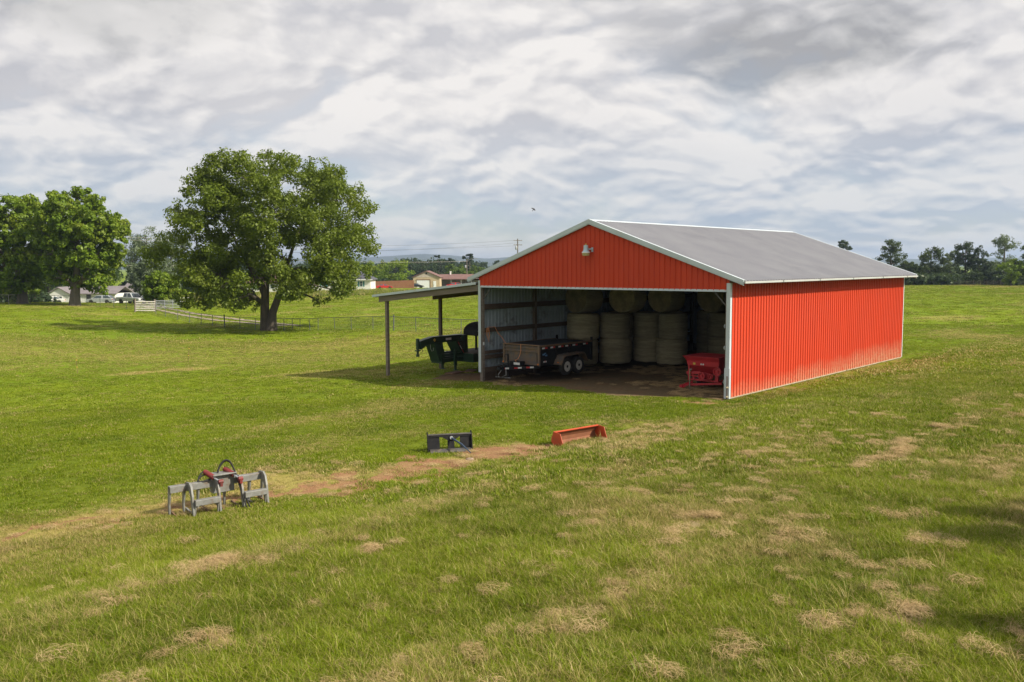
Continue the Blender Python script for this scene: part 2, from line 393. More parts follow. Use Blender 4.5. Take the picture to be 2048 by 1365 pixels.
def masks(x, y):
    x = np.asarray(x, float); y = np.asarray(y, float)
    u, v = uv_of(x, y)
    clay = spot_mask(x, y, CLAY, .85, 1.5, 5) * (.62 + .55 * fbm(x * 2.3, y * 2.3, 7, 3))
    tan = spot_mask(x, y, TAN, .55, .9, 25)
    hay = spot_mask(x, y, HAY, .5, 2.2, 45)
    wob = (fbm(x * .8, y * .8, 61, 3) - .5)
    front = -0.35 - 1.3 * sstep(-9, -4, u) * sstep(0, -5, u) + wob * 1.6          # bare floor spills out of the opening
    d1 = sstep(front - .5, front + .5, v) * (1 - sstep(18.4, 18.8, v)) * sstep(-12.6, -11.9, u) * (1 - sstep(-.1, .15, u))
    dl = np.hypot((u + 14.4) / 2.6, (v - 1.6) / 1.9) + wob * 1.1                   # worn patch under the lean-to
    dirt = np.maximum(d1, .95 * (1 - sstep(.55, 1.15, dl)))
    strip = (1 - sstep(.15, .75, np.abs(u - .25) + wob * .7)) * sstep(-1, 1, v) * (1 - sstep(18, 20, v)) * .5
    clay = np.maximum(clay, strip)
    # dryness: mown tan streaks on the near slope, yellowed bands on the left
    k = fbm(u * .9 + 3, v * .30 + 9, 71, 4)
    right = sstep(-.5, 1.5, u)
    dry = right * sstep(.48, .84, k) * .55 + (1 - right) * sstep(.53, .80, fbm(u * .22, v * .10, 81, 4)) * .6
    far = sstep(45, 60, y) * (1 - sstep(72, 84, y)) * sstep(2, -6, x) * .35          # yellowed band before the fence
    dry = np.maximum(np.maximum(dry, far * (.4 + 1.2 * fbm(x * .12, y * .3, 91, 3))), tan)
    return np.clip(clay, 0, 1), np.clip(dirt, 0, 1), np.clip(hay, 0, 1), np.clip(dry, 0, 1)

# ------------------------------------------------------------------ ground sheet
rs = np.concatenate([np.linspace(.5, 3.5, 8), np.geomspace(4, 120, 300)[0:], np.geomspace(124, 9000, 90)])
fa = np.arange(-40, 40.01, .2); bk = np.concatenate([np.arange(44, 320, 6.0)])
angs = np.radians(np.concatenate([fa, bk])); na = len(angs); nr = len(rs)
AA, RR = np.meshgrid(angs, rs)
GX = (RR * np.sin(AA)).ravel(); GY = (RR * np.cos(AA)).ravel(); GZ = terr(GX, GY)
GX = np.r_[GX, 0]; GY = np.r_[GY, 0]; GZ = np.r_[GZ, tz(0, 0)]
cl_, di_, ha_, dr_ = masks(GX, GY)
rel = RR.ravel(); rel = np.r_[rel, 0]
rough_k = np.exp(-rel / 40)
GZ = GZ + rough_k * (fbm(GX * 1.6, GY * 1.6, 11, 4) - .5) * .10 * (1 - di_) + ha_ * .02
faces = []
for i in range(nr - 1):
    for k in range(na):
        k2 = (k + 1) % na
        faces.append((i * na + k, i * na + k2, (i + 1) * na + k2, (i + 1) * na + k))
c0 = len(GX) - 1
for k in range(na): faces.append((c0, (k + 1) % na, k))
me = bpy.data.meshes.new('ground'); me.from_pydata(list(zip(GX.tolist(), GY.tolist(), GZ.tolist())), [], faces)
me.polygons.foreach_set('use_smooth', [True] * len(me.polygons))
for nm, arr in (('clay', cl_), ('dirt', di_), ('hay', ha_), ('dry', dr_), ('thatch', (1 - sstep(16, 48, rel)) * np.where(uv_of(GX, GY)[0] > .6, 1.0, .55))):
    at_ = me.attributes.new(nm, 'FLOAT', 'POINT'); at_.data.foreach_set('value', arr.astype(np.float32))
ground = link('ground', me); tag(ground, kind='structure')
import bmesh as _bm
b = _bm.new(); b.from_mesh(me); _bm.ops.recalc_face_normals(b, faces=b.faces)
b.faces.ensure_lookup_table()
if sum(f.normal.z for f in b.faces) < 0: _bm.ops.reverse_faces(b, faces=b.faces)
b.to_mesh(me); b.free()

GRASS_D, GRASS_L, STRAW, STRAW2 = (.052, .092, .010), (.120, .172, .016), (.30, .235, .090), (.42, .32, .17)
def ground_mat():
    mt, nt, out = newmat('pasture_ground'); L = nt.links
    bs = nt.nodes.new('ShaderNodeBsdfPrincipled'); L.new(bs.outputs[0], out.inputs[0]); bs.inputs['Roughness'].default_value = .95
    bs.inputs['Specular IOR Level'].default_value = .1
    geo = nt.nodes.new('ShaderNodeNewGeometry'); pos = geo.outputs['Position']
    def attr(nm):
        a = nt.nodes.new('ShaderNodeAttribute'); a.attribute_name = nm; return a.outputs['Fac']
    mpn = nt.nodes.new('ShaderNodeMapping'); mpn.inputs['Scale'].default_value = (1, 1, 0); L.new(pos, mpn.inputs[0]); pos2 = mpn.outputs[0]
    n_big = noise(nt, pos2, .045, 4, .55); n_mid = noise(nt, pos2, .45, 5, .65); n_fine = noise(nt, pos2, 6.0, 6, .7); n_t = noise(nt, pos2, 24.0, 4, .7)
    g = mixc(nt, ramp(nt, n_mid, (.32, .68)), (.150, .208, .006), (.222, .268, .008))
    g = mixc(nt, ramp(nt, n_big, (.40, .62, 0, .75)), g, (.130, .205, .006))
    g = mixc(nt, ramp(nt, n_fine, (.42, .70, 0, .5)), g, (.070, .125, .006))
    g = mixc(nt, ramp(nt, n_t, (.52, .72, 0, .6)), g, (.225, .275, .02))
    g = mixc(nt, mathn(nt, 'MULTIPLY', attr('thatch'), .8), g, (.085, .098, .018))
    dv = mathn(nt, 'ADD', attr('dry'), mathn(nt, 'MULTIPLY', mathn(nt, 'SUBTRACT', n_fine, .5), 1.9))
    g = mixc(nt, ramp(nt, dv, (.25, .95, 0, .85)), g, (.36, .29, .09))
    hv = mathn(nt, 'ADD', attr('hay'), mathn(nt, 'MULTIPLY', mathn(nt, 'SUBTRACT', n_fine, .5), 1.0))
    g = mixc(nt, ramp(nt, hv, (.3, .7, 0, .9)), g, (.33, .25, .13))
    cv = mathn(nt, 'SUBTRACT', mathn(nt, 'ADD', attr('clay'), mathn(nt, 'MULTIPLY', mathn(nt, 'SUBTRACT', n_fine, .5), 1.8)), mathn(nt, 'MULTIPLY', mathn(nt, 'SUBTRACT', n_mid, .45), .7))
    clayc = mixc(nt, ramp(nt, n_t, (.35, .65)), (.20, .095, .045), (.38, .215, .115))
    clayc = mixc(nt, ramp(nt, noise(nt, pos2, 2.2, 4), (.45, .62, 0, .7)), clayc, (.34, .22, .10))
    g = mixc(nt, ramp(nt, cv, (.38, .72)), g, clayc)
    iv = mathn(nt, 'ADD', attr('dirt'), mathn(nt, 'MULTIPLY', mathn(nt, 'SUBTRACT', n_fine, .5), .9))
    dirtc = mixc(nt, ramp(nt, n_fine, (.35, .65)), (.115, .080, .046), (.19, .14, .075))
    dirtc = mixc(nt, ramp(nt, noise(nt, pos2, .9, 5, .7), (.48, .68, 0, .8)), dirtc, (.20, .115, .06))
    g = mixc(nt, ramp(nt, iv, (.35, .65)), g, dirtc)
    L.new(g, bs.inputs['Base Color'])
    bp = nt.nodes.new('ShaderNodeBump'); bp.inputs['Strength'].default_value = .9; bp.inputs['Distance'].default_value = .05
    hh = mathn(nt, 'ADD', n_fine, mathn(nt, 'MULTIPLY', n_t, .5)); L.new(hh, bp.inputs['Height'])
    bp2 = nt.nodes.new('ShaderNodeBump'); bp2.inputs['Strength'].default_value = .55; bp2.inputs['Distance'].default_value = .35
    L.new(n_mid, bp2.inputs['Height']); L.new(bp.outputs[0], bp2.inputs['Normal']); L.new(bp2.outputs[0], bs.inputs['Normal'])
    return mt
me.materials.append(ground_mat())

# ------------------------------------------------------------------ grass and straw
def blade_mat(name, dark, light, dry, trans=.35):
    mt, nt, out = newmat(name); L = nt.links
    def ia(nm):
        a = nt.nodes.new('ShaderNodeAttribute'); a.attribute_type = 'INSTANCER'; a.attribute_name = nm; return a.outputs['Fac']
    tn = nt.nodes.new('ShaderNodeAttribute'); tn.attribute_name = 'tint'
    v = mathn(nt, 'ADD', mathn(nt, 'MULTIPLY', tn.outputs['Fac'], .5), mathn(nt, 'MULTIPLY', ia('rnd'), .5))
    c = mixc(nt, ramp(nt, v, (.12, .92)), dark, light)
    dd = mathn(nt, 'ADD', mathn(nt, 'MULTIPLY', ia('dry'), 1.25), mathn(nt, 'MULTIPLY', mathn(nt, 'SUBTRACT', tn.outputs['Fac'], .62), 1.1))
    t2 = mathn(nt, 'FRACT', mathn(nt, 'MULTIPLY', tn.outputs['Fac'], 7.31)); dryc = mixc(nt, t2, dry[0], dry[1])
    c = mixc(nt, ramp(nt, dd, (.15, .60)), c, dryc)
    df = nt.nodes.new('ShaderNodeBsdfDiffuse'); L.new(c, df.inputs[0]); tr = nt.nodes.new('ShaderNodeBsdfTranslucent'); L.new(c, tr.inputs[0])
    gl = nt.nodes.new('ShaderNodeBsdfGlossy'); gl.inputs['Roughness'].default_value = .4; gl.inputs[0].default_value = (.6, .6, .5, 1)
    m1 = nt.nodes.new('ShaderNodeMixShader'); m1.inputs[0].default_value = trans; L.new(df.outputs[0], m1.inputs[1]); L.new(tr.outputs[0], m1.inputs[2])
    m2 = nt.nodes.new('ShaderNodeMixShader'); m2.inputs[0].default_value = .022; L.new(m1.outputs[0], m2.inputs[1]); L.new(gl.outputs[0], m2.inputs[2])
    L.new(m2.outputs[0], out.inputs[0]); return mt
M['blade'] = blade_mat('grass_blade', (.078, .130, .004), (.275, .345, .009), ((.36, .29, .095), (.54, .43, .19)))
M['straw'] = blade_mat('straw', (.42, .29, .14), (.64, .47, .26), ((.38, .29, .13), (.62, .48, .25)), .2)

def clump(name, nb, rad, hgt, wid, lean, mat, flat=False, seed=0, segs=3):
    rg = np.random.default_rng(seed); vs = []; fs = []; tint = []
    for i in range(nb):
        a = rg.uniform(0, 2 * math.pi); r = rad * math.sqrt(rg.uniform(0, 1)); x0, y0 = r * math.cos(a), r * math.sin(a)
        h = hgt * rg.uniform(.45, 1.15); w = wid * rg.uniform(.6, 1.25); da = rg.uniform(0, 2 * math.pi); ln = lean * rg.uniform(.2, 1.4)
        tn_ = rg.uniform(0, 1); o = len(vs); sx, sy = -math.sin(da), math.cos(da)
        zb = rg.uniform(.0, .045) if flat else -.01
        tw = rg.uniform(-.5, .5)
        for s in range(segs + 1):
            t = s / segs
            if flat:
                f = (t - .5) * h; zz = zb + .03 * math.sin(math.pi * t) * rg.uniform(.3, 1.2); bx = f * math.cos(da + tw * t); by = f * math.sin(da + tw * t); ww = w * (1 - .5 * t)
            else:
                f = ln * h * t * t; zz = h * t * (1 - .25 * ln * t) + zb; bx, by = f * math.cos(da), f * math.sin(da); ww = w * (1 - t ** 1.6)
            cx_, cy_ = x0 + bx, y0 + by
            vs.append((cx_ + sx * ww, cy_ + sy * ww, zz)); vs.append((cx_ - sx * ww, cy_ - sy * ww, zz + (ww * .6 if flat else 0)))
        for s in range(segs):
            fs.append((o + 2 * s, o + 2 * s + 1, o + 2 * s + 3, o + 2 * s + 2)); tint.append(tn_)
    me_ = bpy.data.meshes.new(name); me_.from_pydata(vs, [], fs); me_.materials.append(mat)
    t_ = me_.attributes.new('tint', 'FLOAT', 'FACE'); t_.data.foreach_set('value', np.array(tint, np.float32))
    return bpy.data.objects.new(name, me_)
def scatter(name, pts, protos, label):
    """one object of uncountable stuff: pts = dict of arrays x y z pid scl rot dry rnd"""
    c = bpy.data.collections.new(name + '_kinds')
    for i, p in enumerate(protos):
        p.name = '%s_kind_%s' % (name, chr(97 + i)); c.objects.link(p)
    me_ = bpy.data.meshes.new(name); k = len(pts['x']); me_.vertices.add(k)
    me_.vertices.foreach_set('co', np.c_[pts['x'], pts['y'], pts['z']].astype(np.float32).ravel())
    for nm in ('dry', 'rnd', 'scl'):
        a = me_.attributes.new(nm, 'FLOAT', 'POINT'); a.data.foreach_set('value', pts[nm].astype(np.float32))
    a = me_.attributes.new('pid', 'INT', 'POINT'); a.data.foreach_set('value', pts['pid'].astype(np.int32))
    a = me_.attributes.new('rotv', 'FLOAT_VECTOR', 'POINT')
    a.data.foreach_set('vector', np.c_[RNG.normal(0, .06, k), RNG.normal(0, .06, k), RNG.uniform(0, 6.283, k)].astype(np.float32).ravel())
    o = link(name, me_)
    ng = bpy.data.node_groups.new(name + '_scatter', 'GeometryNodeTree')
    ng.interface.new_socket('Geometry', in_out='INPUT', socket_type='NodeSocketGeometry'); ng.interface.new_socket('Geometry', in_out='OUTPUT', socket_type='NodeSocketGeometry')
    gi = ng.nodes.new('NodeGroupInput'); go = ng.nodes.new('NodeGroupOutput'); ip = ng.nodes.new('GeometryNodeInstanceOnPoints')
    ci = ng.nodes.new('GeometryNodeCollectionInfo'); ci.inputs['Collection'].default_value = c; ci.inputs['Separate Children'].default_value = True; ci.inputs['Reset Children'].default_value = True
    def na_(nm, dt):
        q = ng.nodes.new('GeometryNodeInputNamedAttribute'); q.data_type = dt; q.inputs['Name'].default_value = nm; return q.outputs['Attribute']
    ng.links.new(gi.outputs[0], ip.inputs['Points']); ng.links.new(ci.outputs[0], ip.inputs['Instance']); ip.inputs['Pick Instance'].default_value = True
    ng.links.new(na_('pid', 'INT'), ip.inputs['Instance Index']); ng.links.new(na_('rotv', 'FLOAT_VECTOR'), ip.inputs['Rotation']); ng.links.new(na_('scl', 'FLOAT'), ip.inputs['Scale'])
    ng.links.new(ip.outputs[0], go.inputs[0])
    md = o.modifiers.new('scatter', 'NODES'); md.node_group = ng
    tag(o, label, None, None, 'stuff'); return o
def wedge(y0, y1, n_, pw=1.0):                             # points over the part of the field the picture looks at
    t = RNG.uniform(0, 1, n_); y = np.sqrt(y0 * y0 + t * (y1 * y1 - y0 * y0)) if pw == 1 else y0 * (y1 / y0) ** t
    x = RNG.uniform(-1, 1, n_) * (y * .60 + 1.2); return x, y
def make_grass():
    protos = []
    for s in range(4): protos.append(clump('k', 54, .14, .075, .0034, 1.1, M['blade'], seed=s))            # 0-3 short
    for s in range(4): protos.append(clump('k', 56, .15, .135, .0034, 1.3, M['blade'], seed=10 + s))         # 4-7 mid
    for s in range(3): protos.append(clump('k', 60, .30, .11, .011, .9, M['blade'], seed=20 + s, segs=2))   # 8-10 coarse, farther off
    for s in range(2): protos.append(clump('k', 60, .75, .10, .026, 1.0, M['blade'], seed=30 + s, segs=2))  # 11-12 far
    for s in range(2): protos.append(clump('k', 16, .05, .34, .0048, .8, M['blade'], seed=40 + s, segs=4))  # 13-14 tall tufts
    X = []; Y = []; S = []; Pd = []
    def put(x, y, pid, sc): X.append(x); Y.append(y); Pd.append(pid); S.append(sc)
    x, y = wedge(6.0, 17, 26000); u, v = uv_of(x, y); right = u > .6
    put(x, y, np.where(right, RNG.integers(4, 8, x.size), RNG.integers(0, 4, x.size)), RNG.uniform(.6, 1.25, x.size) * (.35 + 1.3 * fbm(x * 1.1, y * 1.1, 33, 4)))
    x, y = wedge(6.0, 13, 9000); put(x, y, RNG.integers(0, 4, x.size), RNG.uniform(.7, 1.3, x.size))
    x, y = wedge(16, 34, 42000); u, v = uv_of(x, y); right = u > .6
    put(x, y, np.where(right, np.where(RNG.uniform(size=x.size) < .5, RNG.integers(4, 8, x.size), RNG.integers(8, 11, x.size)), np.where(RNG.uniform(size=x.size) < .4, RNG.integers(0, 4, x.size), RNG.integers(8, 11, x.size))),
        RNG.uniform(.6, 1.2, x.size) * np.where(right, .95, .62) * (.45 + 1.1 * fbm(x * .8, y * .8, 34, 4)))
    x, y = wedge(32, 75, 34000); put(x, y, RNG.integers(8, 13, x.size), RNG.uniform(.5, 1.0, x.size) * np.where(uv_of(x, y)[0] > .6, 1.0, .7))
    x, y = wedge(70, 150, 14000); put(x, y, RNG.integers(11, 13, x.size), RNG.uniform(.6, 1.2, x.size))
    x, y = wedge(145, 235, 15000); put(x, y, RNG.integers(11, 13, x.size), RNG.uniform(.8, 1.6, x.size))
    x, y = wedge(6.2, 24, 1500, 2); u, v = uv_of(x, y); ok = (u > .8); x, y = x[ok], y[ok]
    put(x, y, RNG.integers(13, 15, x.size), RNG.uniform(.5, 1.0, x.size))
    X = np.concatenate(X); Y = np.concatenate(Y); S = np.concatenate(S); Pd = np.concatenate(Pd)
    cl, di, ha, dr = masks(X, Y); rnd = RNG.uniform(0, 1, X.size)
    u, v = uv_of(X, Y)
    keep = (rnd > cl * (.25 + 1.3 * fbm(X * 1.8, Y * 1.8, 17, 3))) & (rnd > di * 1.6) & (rnd > ha * .30) & ~((u > -12.3) & (u < .12) & (v > -.05) & (v < 18.6))
    keep &= RNG.uniform(size=X.size) > .6 * spot_mask(X, Y, TAN[:11], .55, .9, 25)
    uu_ = u[keep]; X, Y, S, Pd, cl, dr = X[keep], Y[keep], S[keep], Pd[keep], cl[keep], dr[keep]
    Z = terr(X, Y) + np.exp(-np.hypot(X, Y) / 40) * (fbm(X * 1.6, Y * 1.6, 11, 4) - .5) * .10
    dr = np.clip(dr * RNG.uniform(.3, 1.35, X.size) + (RNG.uniform(size=X.size) < .07) * .5 + np.where(uu_ > .6, .12 * RNG.uniform(0, 1.6, X.size), .0), 0, 1)
    scatter('grass', dict(x=X, y=Y, z=Z, pid=Pd, scl=S, dry=dr, rnd=np.clip(RNG.uniform(0, 1, X.size) * .5 + 1.1 * (fbm(X * .5, Y * .5, 55, 4) - .5) + .3, 0, 1)), protos,
            'pasture grass, longer and straw streaked on the near slope')
    # cut hay left lying
    protos = [clump('k', 110, .17, .20, .0018, 0, M['straw'], True, 60 + s, 3) for s in range(4)]
    x, y = wedge(6.0, 40, 120000); h = masks(x, y)[2]; ok = RNG.uniform(size=x.size) < sstep(.05, 1.1, h) * (.04 + 1.1 * sstep(.38, .75, fbm(x * 3.2, y * 3.2, 99, 3))) * .34 * np.clip(1.6 - y / 30, .3, 1); x, y = x[ok], y[ok]; h = h[ok]
    z = terr(x, y) + h * .02 + np.exp(-np.hypot(x, y) / 40) * (fbm(x * 1.6, y * 1.6, 11, 4) - .5) * .10 + RNG.uniform(0, .05, x.size)
    x2, y2 = wedge(6.0, 26, 2600); ok = (uv_of(x2, y2)[0] > .8) & (RNG.uniform(size=x2.size) < .16 + masks(x2, y2)[3]); x2, y2 = x2[ok], y2[ok]
    fu, fv = RNG.uniform(-12, -.2, 2600), RNG.uniform(-1.0, 12, 2600); fx, fy = ORG[0] + fu * UU[0] + fv * VV[0], ORG[1] + fu * UU[1] + fv * VV[1]; ok = (RNG.uniform(size=2600) < sstep(.42, .7, fbm(fu * .5, fv * .5, 19, 3))) & ~((fu > -11.4) & (fu < -8.6) & (fv > .4) & (fv < 4.4)); x2 = np.r_[x2, fx[ok]]; y2 = np.r_[y2, fy[ok]]   # litter on the barn floor
    x3, y3 = wedge(13, 30, 16000); ok = RNG.uniform(size=x3.size) < .22 * spot_mask(x3, y3, TAN[:11], .55, .9, 25) * sstep(.3, .7, fbm(x3 * 2, y3 * 2, 12, 3)); x2 = np.r_[x2, x3[ok]]; y2 = np.r_[y2, y3[ok]]
    x = np.r_[x, x2]; y = np.r_[y, y2]; z = np.r_[z, terr(x2, y2) + np.where(uv_of(x2, y2)[0] < 0, .0, .05)]
    scatter('cut_hay', dict(x=x, y=y, z=z, pid=RNG.integers(0, 4, x.size), scl=RNG.uniform(.6, 1.15, x.size), dry=RNG.uniform(0, .3, x.size), rnd=RNG.uniform(0, 1, x.size)), protos,
            'dry tan cut hay left lying in wisps on the near slope')
    # tall weeds along the far pasture edge
    protos = [clump('k', 40, .9, .85, .05, .7, M['blade'], seed=80 + s, segs=2) for s in range(3)]
    xs = []; ys = []
    for (p0, p1, y0, y1, k) in ((380, 960, 190, 232, 2200),):
        px = RNG.uniform(p0, p1, k); yy = RNG.uniform(y0, y1, k); xs.append((px - 1024) / F * yy); ys.append(yy)
    x = np.concatenate(xs); y = np.concatenate(ys); ok = RNG.uniform(size=x.size) < sstep(.30, .62, fbm(x * .09, y * .09, 41, 3)); x, y = x[ok], y[ok]
    scatter('tall_grass', dict(x=x, y=y, z=terr(x, y), pid=RNG.integers(0, 3, x.size), scl=RNG.uniform(.5, 1.2, x.size), dry=RNG.uniform(0, .6, x.size), rnd=RNG.uniform(0, 1, x.size)), protos,
            'uncut tall grass along the far edge of the pasture')
    # low broadleaf weeds about the grapple
make_grass()

# gravel track behind the fence
def strip(name, pts, w, mat, lift=.03):
    mb = MB(); P_ = []
    for i in range(len(pts) - 1):
        a, b_ = np.array(pts[i]), np.array(pts[i + 1])
        for t in np.linspace(0, 1, 12, endpoint=False): P_.append(a + (b_ - a) * t)
    P_.append(np.array(pts[-1])); P_ = np.array(P_); T = np.gradient(P_, axis=0); T /= np.linalg.norm(T, axis=1)[:, None]; S_ = np.c_[T[:, 1], -T[:, 0]]
    k = np.linspace(-.5, .5, 5); vs = []; fs = []
    for i in range(len(P_)):
        for q in k:
            x, y = P_[i] + S_[i] * q * w * (1 + .25 * math.sin(i * 1.7)); vs.append((x, y, tz(x, y) + lift))
    for i in range(len(P_) - 1):
        for q in range(4): fs.append((i * 5 + q, i * 5 + q + 1, i * 5 + q + 6, i * 5 + q + 5))
    mb.add(vs, fs); o = mk(name, mb, mat, fixn=True); tag(o, kind='structure'); return o
M['gravel'] = pm('gravel', (.34, .28, .20), (.26, .215, .15), 2.0, .95, bump=.4)
tr = [gnd(px, py)[:2] for px, py in ((600, 653), (560, 649), (520, 645), (470, 639), (420, 633), (380, 627), (345, 620), (305, 612))]
tr2 = [gnd(px, py)[:2] for px, py in ((570, 653), (520, 650), (470, 645), (420, 640), (375, 633), (340, 626), (312, 620), (285, 613))]
strip('track', tr, .9, M['gravel'], .06); strip('track', tr2, .9, M['gravel'], .06)

# ------------------------------------------------------------------ mountains and haze
def ridge(name, Y, prof, seed):
    xs = np.linspace(-1.1 * Y, 1.1 * Y, 360); vs = []; fs = []
    base = np.interp(xs / Y * F + 1024, [p[0] for p in prof], [p[1] for p in prof])
    hh = (529 - base) / F * Y + (fbm(xs / Y * 9, xs * 0 + seed, seed, 4) - .5) * .006 * Y * .8
    hh = np.maximum(hh, .002 * Y); depth = [0, .06, .14, .24, .36]
    for j, dd in enumerate(depth):
        t = j / (len(depth) - 1)
        for i, x in enumerate(xs):
            f = math.sin(math.pi * .5 * min(1, t * 1.35)); zz = -6 + (hh[i] + 10.8 + (fbm(x / Y * 30, dd * 20, seed + 5, 3) - .5) * .004 * Y * (1 - abs(2 * f - 1))) * f
            vs.append((x, Y * (1 + dd), zz))
    k = len(xs)
    for j in range(len(depth) - 1):
        for i in range(k - 1): fs.append((j * k + i, j * k + i + 1, (j + 1) * k + i + 1, (j + 1) * k + i))
    mb = MB(); mb.add(vs, fs); o = mk(name, mb, M['forest'], smooth=True); tag(o, kind='structure')
M['forest'] = pm('forest', (.025, .042, .03), (.04, .06, .04), .01, .95)
ridge('mountains', 4300, [(-2000, 512), (300, 514), (650, 510), (760, 505), (810, 502), (850, 504), (900, 508), (960, 513), (1040, 509), (1100, 505), (1250, 516), (1500, 514), (1700, 519), (1800, 520), (1900, 516), (2060, 518), (4000, 514)], 3)
ridge('hills', 3000, [(-2000, 523), (400, 524), (800, 522), (960, 521), (1060, 523), (1300, 524), (1800, 523), (2060, 524), (4000, 523)], 8)
def haze(dens):
    mb = MB(); mb.box(-7000, 7000, -120, 7200, -16, 95); mt, nt, out = newmat('haze_air')
    pv = nt.nodes.new('ShaderNodeVolumePrincipled'); pv.inputs['Color'].default_value = (.58, .74, 1.0, 1); pv.inputs['Density'].default_value = dens; pv.inputs['Anisotropy'].default_value = .3
    nt.links.new(pv.outputs[0], out.inputs['Volume']); o = mk('haze', mb, mt); tag(o, kind='stuff'); return o
HAZE = 1.5e-4
haze(HAZE)

# ------------------------------------------------------------------ sky and sun
SUN_V = Vector((*(.56 * UU[:2] + .20 * VV[:2]), .46)).normalized()      # towards the sun, from the shadows
EL = math.asin(SUN_V.z); AZ = math.atan2(SUN_V.x, SUN_V.y)              # clockwise from +Y
sd = bpy.data.lights.new('sun', 'SUN'); sd.energy = 4.9; sd.angle = R(.8); sd.color = (1.0, .92, .77)
so = bpy.data.objects.new('sun', sd); COL.objects.link(so); so.rotation_euler = (-SUN_V).to_track_quat('-Z', 'Y').to_euler(); so.location = (30, -10, 40)
def world():
    w = bpy.data.worlds.new('World'); scene.world = w; w.use_nodes = True; nt = w.node_tree; nt.nodes.clear(); L = nt.links
    out = nt.nodes.new('ShaderNodeOutputWorld')
    sky = nt.nodes.new('ShaderNodeTexSky'); sky.sky_type = 'NISHITA'; sky.sun_disc = False; sky.sun_elevation = EL; sky.sun_rotation = AZ; sky.altitude = 300; sky.dust_density = 1.2; sky.ozone_density = 1.5
    b1 = nt.nodes.new('ShaderNodeBackground'); L.new(sky.outputs[0], b1.inputs[0]); b1.inputs[1].default_value = .10
    tc = nt.nodes.new('ShaderNodeTexCoord'); sx = nt.nodes.new('ShaderNodeSeparateXYZ'); L.new(tc.outputs['Generated'], sx.inputs[0])
    zc = mathn(nt, 'ADD', mathn(nt, 'MAXIMUM', sx.outputs[2], 0.0), .34)
    cx = nt.nodes.new('ShaderNodeCombineXYZ'); L.new(mathn(nt, 'DIVIDE', sx.outputs[0], zc), cx.inputs[0]); L.new(mathn(nt, 'DIVIDE', sx.outputs[1], zc), cx.inputs[1])
    def shifted(off, rot=0, sc=(1, 1, 1)):
        mp = nt.nodes.new('ShaderNodeMapping'); mp.inputs['Location'].default_value = off; mp.inputs['Rotation'].default_value = (0, 0, rot); mp.inputs['Scale'].default_value = sc
        L.new(cx.outputs[0], mp.inputs[0]); return mp.outputs[0]
    def warp(v, sc, amt):
        nd = nt.nodes.new('ShaderNodeTexNoise'); nd.inputs['Scale'].default_value = sc; nd.inputs['Detail'].default_value = 4; L.new(v, nd.inputs['Vector'])
        q1 = nt.nodes.new('ShaderNodeVectorMath'); q1.operation = 'SUBTRACT'; L.new(nd.outputs['Color'], q1.inputs[0]); q1.inputs[1].default_value = (.5, .5, .5)
        q2 = nt.nodes.new('ShaderNodeVectorMath'); q2.operation = 'SCALE'; L.new(q1.outputs[0], q2.inputs[0]); q2.inputs['Scale'].default_value = amt
        q3 = nt.nodes.new('ShaderNodeVectorMath'); q3.operation = 'ADD'; L.new(v, q3.inputs[0]); L.new(q2.outputs[0], q3.inputs[1]); return q3.outputs[0]
    def puff(v, sc):
        nd = nt.nodes.new('ShaderNodeTexVoronoi'); nd.feature = 'SMOOTH_F1'; nd.voronoi_dimensions = '2D'; nd.inputs['Scale'].default_value = sc; nd.inputs['Smoothness'].default_value = .35; L.new(v, nd.inputs['Vector'])
        return mathn(nt, 'SUBTRACT', 1.0, nd.outputs['Distance'])
    def field(off):
        v = shifted((7.3 + off[0], 2.1 + off[1], 0), .6, (1.05, 1.12, 1)); v = warp(v, 1.3, .35); v2 = warp(v, 7.0, .09)
        a = noise(nt, v, 1.5, 9, .56, 0)
        p = mathn(nt, 'ADD', mathn(nt, 'MULTIPLY', puff(v2, 2.2), .50), mathn(nt, 'ADD', mathn(nt, 'MULTIPLY', puff(v2, 5.0), .30), mathn(nt, 'MULTIPLY', puff(v2, 11.0), .20)))
        d = noise(nt, v2, 12.0, 6, .6, 0)
        return mathn(nt, 'ADD', mathn(nt, 'MULTIPLY', a, .46), mathn(nt, 'ADD', mathn(nt, 'MULTIPLY', p, .46), mathn(nt, 'MULTIPLY', d, .13)))
    f0 = field((0, 0)); f1 = field((SUN_V.x * .06 + .03, SUN_V.y * .05 - .12)); f2 = field((.012, -.035))
    lit = mathn(nt, 'ADD', mathn(nt, 'ADD', mathn(nt, 'MULTIPLY', mathn(nt, 'SUBTRACT', f0, f1), 3.6), mathn(nt, 'MULTIPLY', mathn(nt, 'SUBTRACT', f0, f2), 5.5)), .56, clamp=True)
    thick = ramp(nt, f0, (.44, .68))
    shade = mathn(nt, 'SUBTRACT', mathn(nt, 'ADD', mathn(nt, 'MULTIPLY', lit, .68), .36), mathn(nt, 'MULTIPLY', thick, .13), clamp=True)
    low = noise(nt, shifted((1.7, 5.2, 0)), .9, 4, .55)
    shade = mathn(nt, 'SUBTRACT', shade, mathn(nt, 'MULTIPLY', mathn(nt, 'SUBTRACT', low, .48), 1.0), clamp=True)
    ccol = mixc(nt, shade, (.35, .358, .40), (.70, .675, .655))
    ccol = mixc(nt, ramp(nt, sx.outputs[2], (.17, .05, 0, .9)), ccol, mixc(nt, shade, (.245, .325, .445), (.62, .61, .60)))
    # two broad dark-bottomed clouds overhead
    blob = None
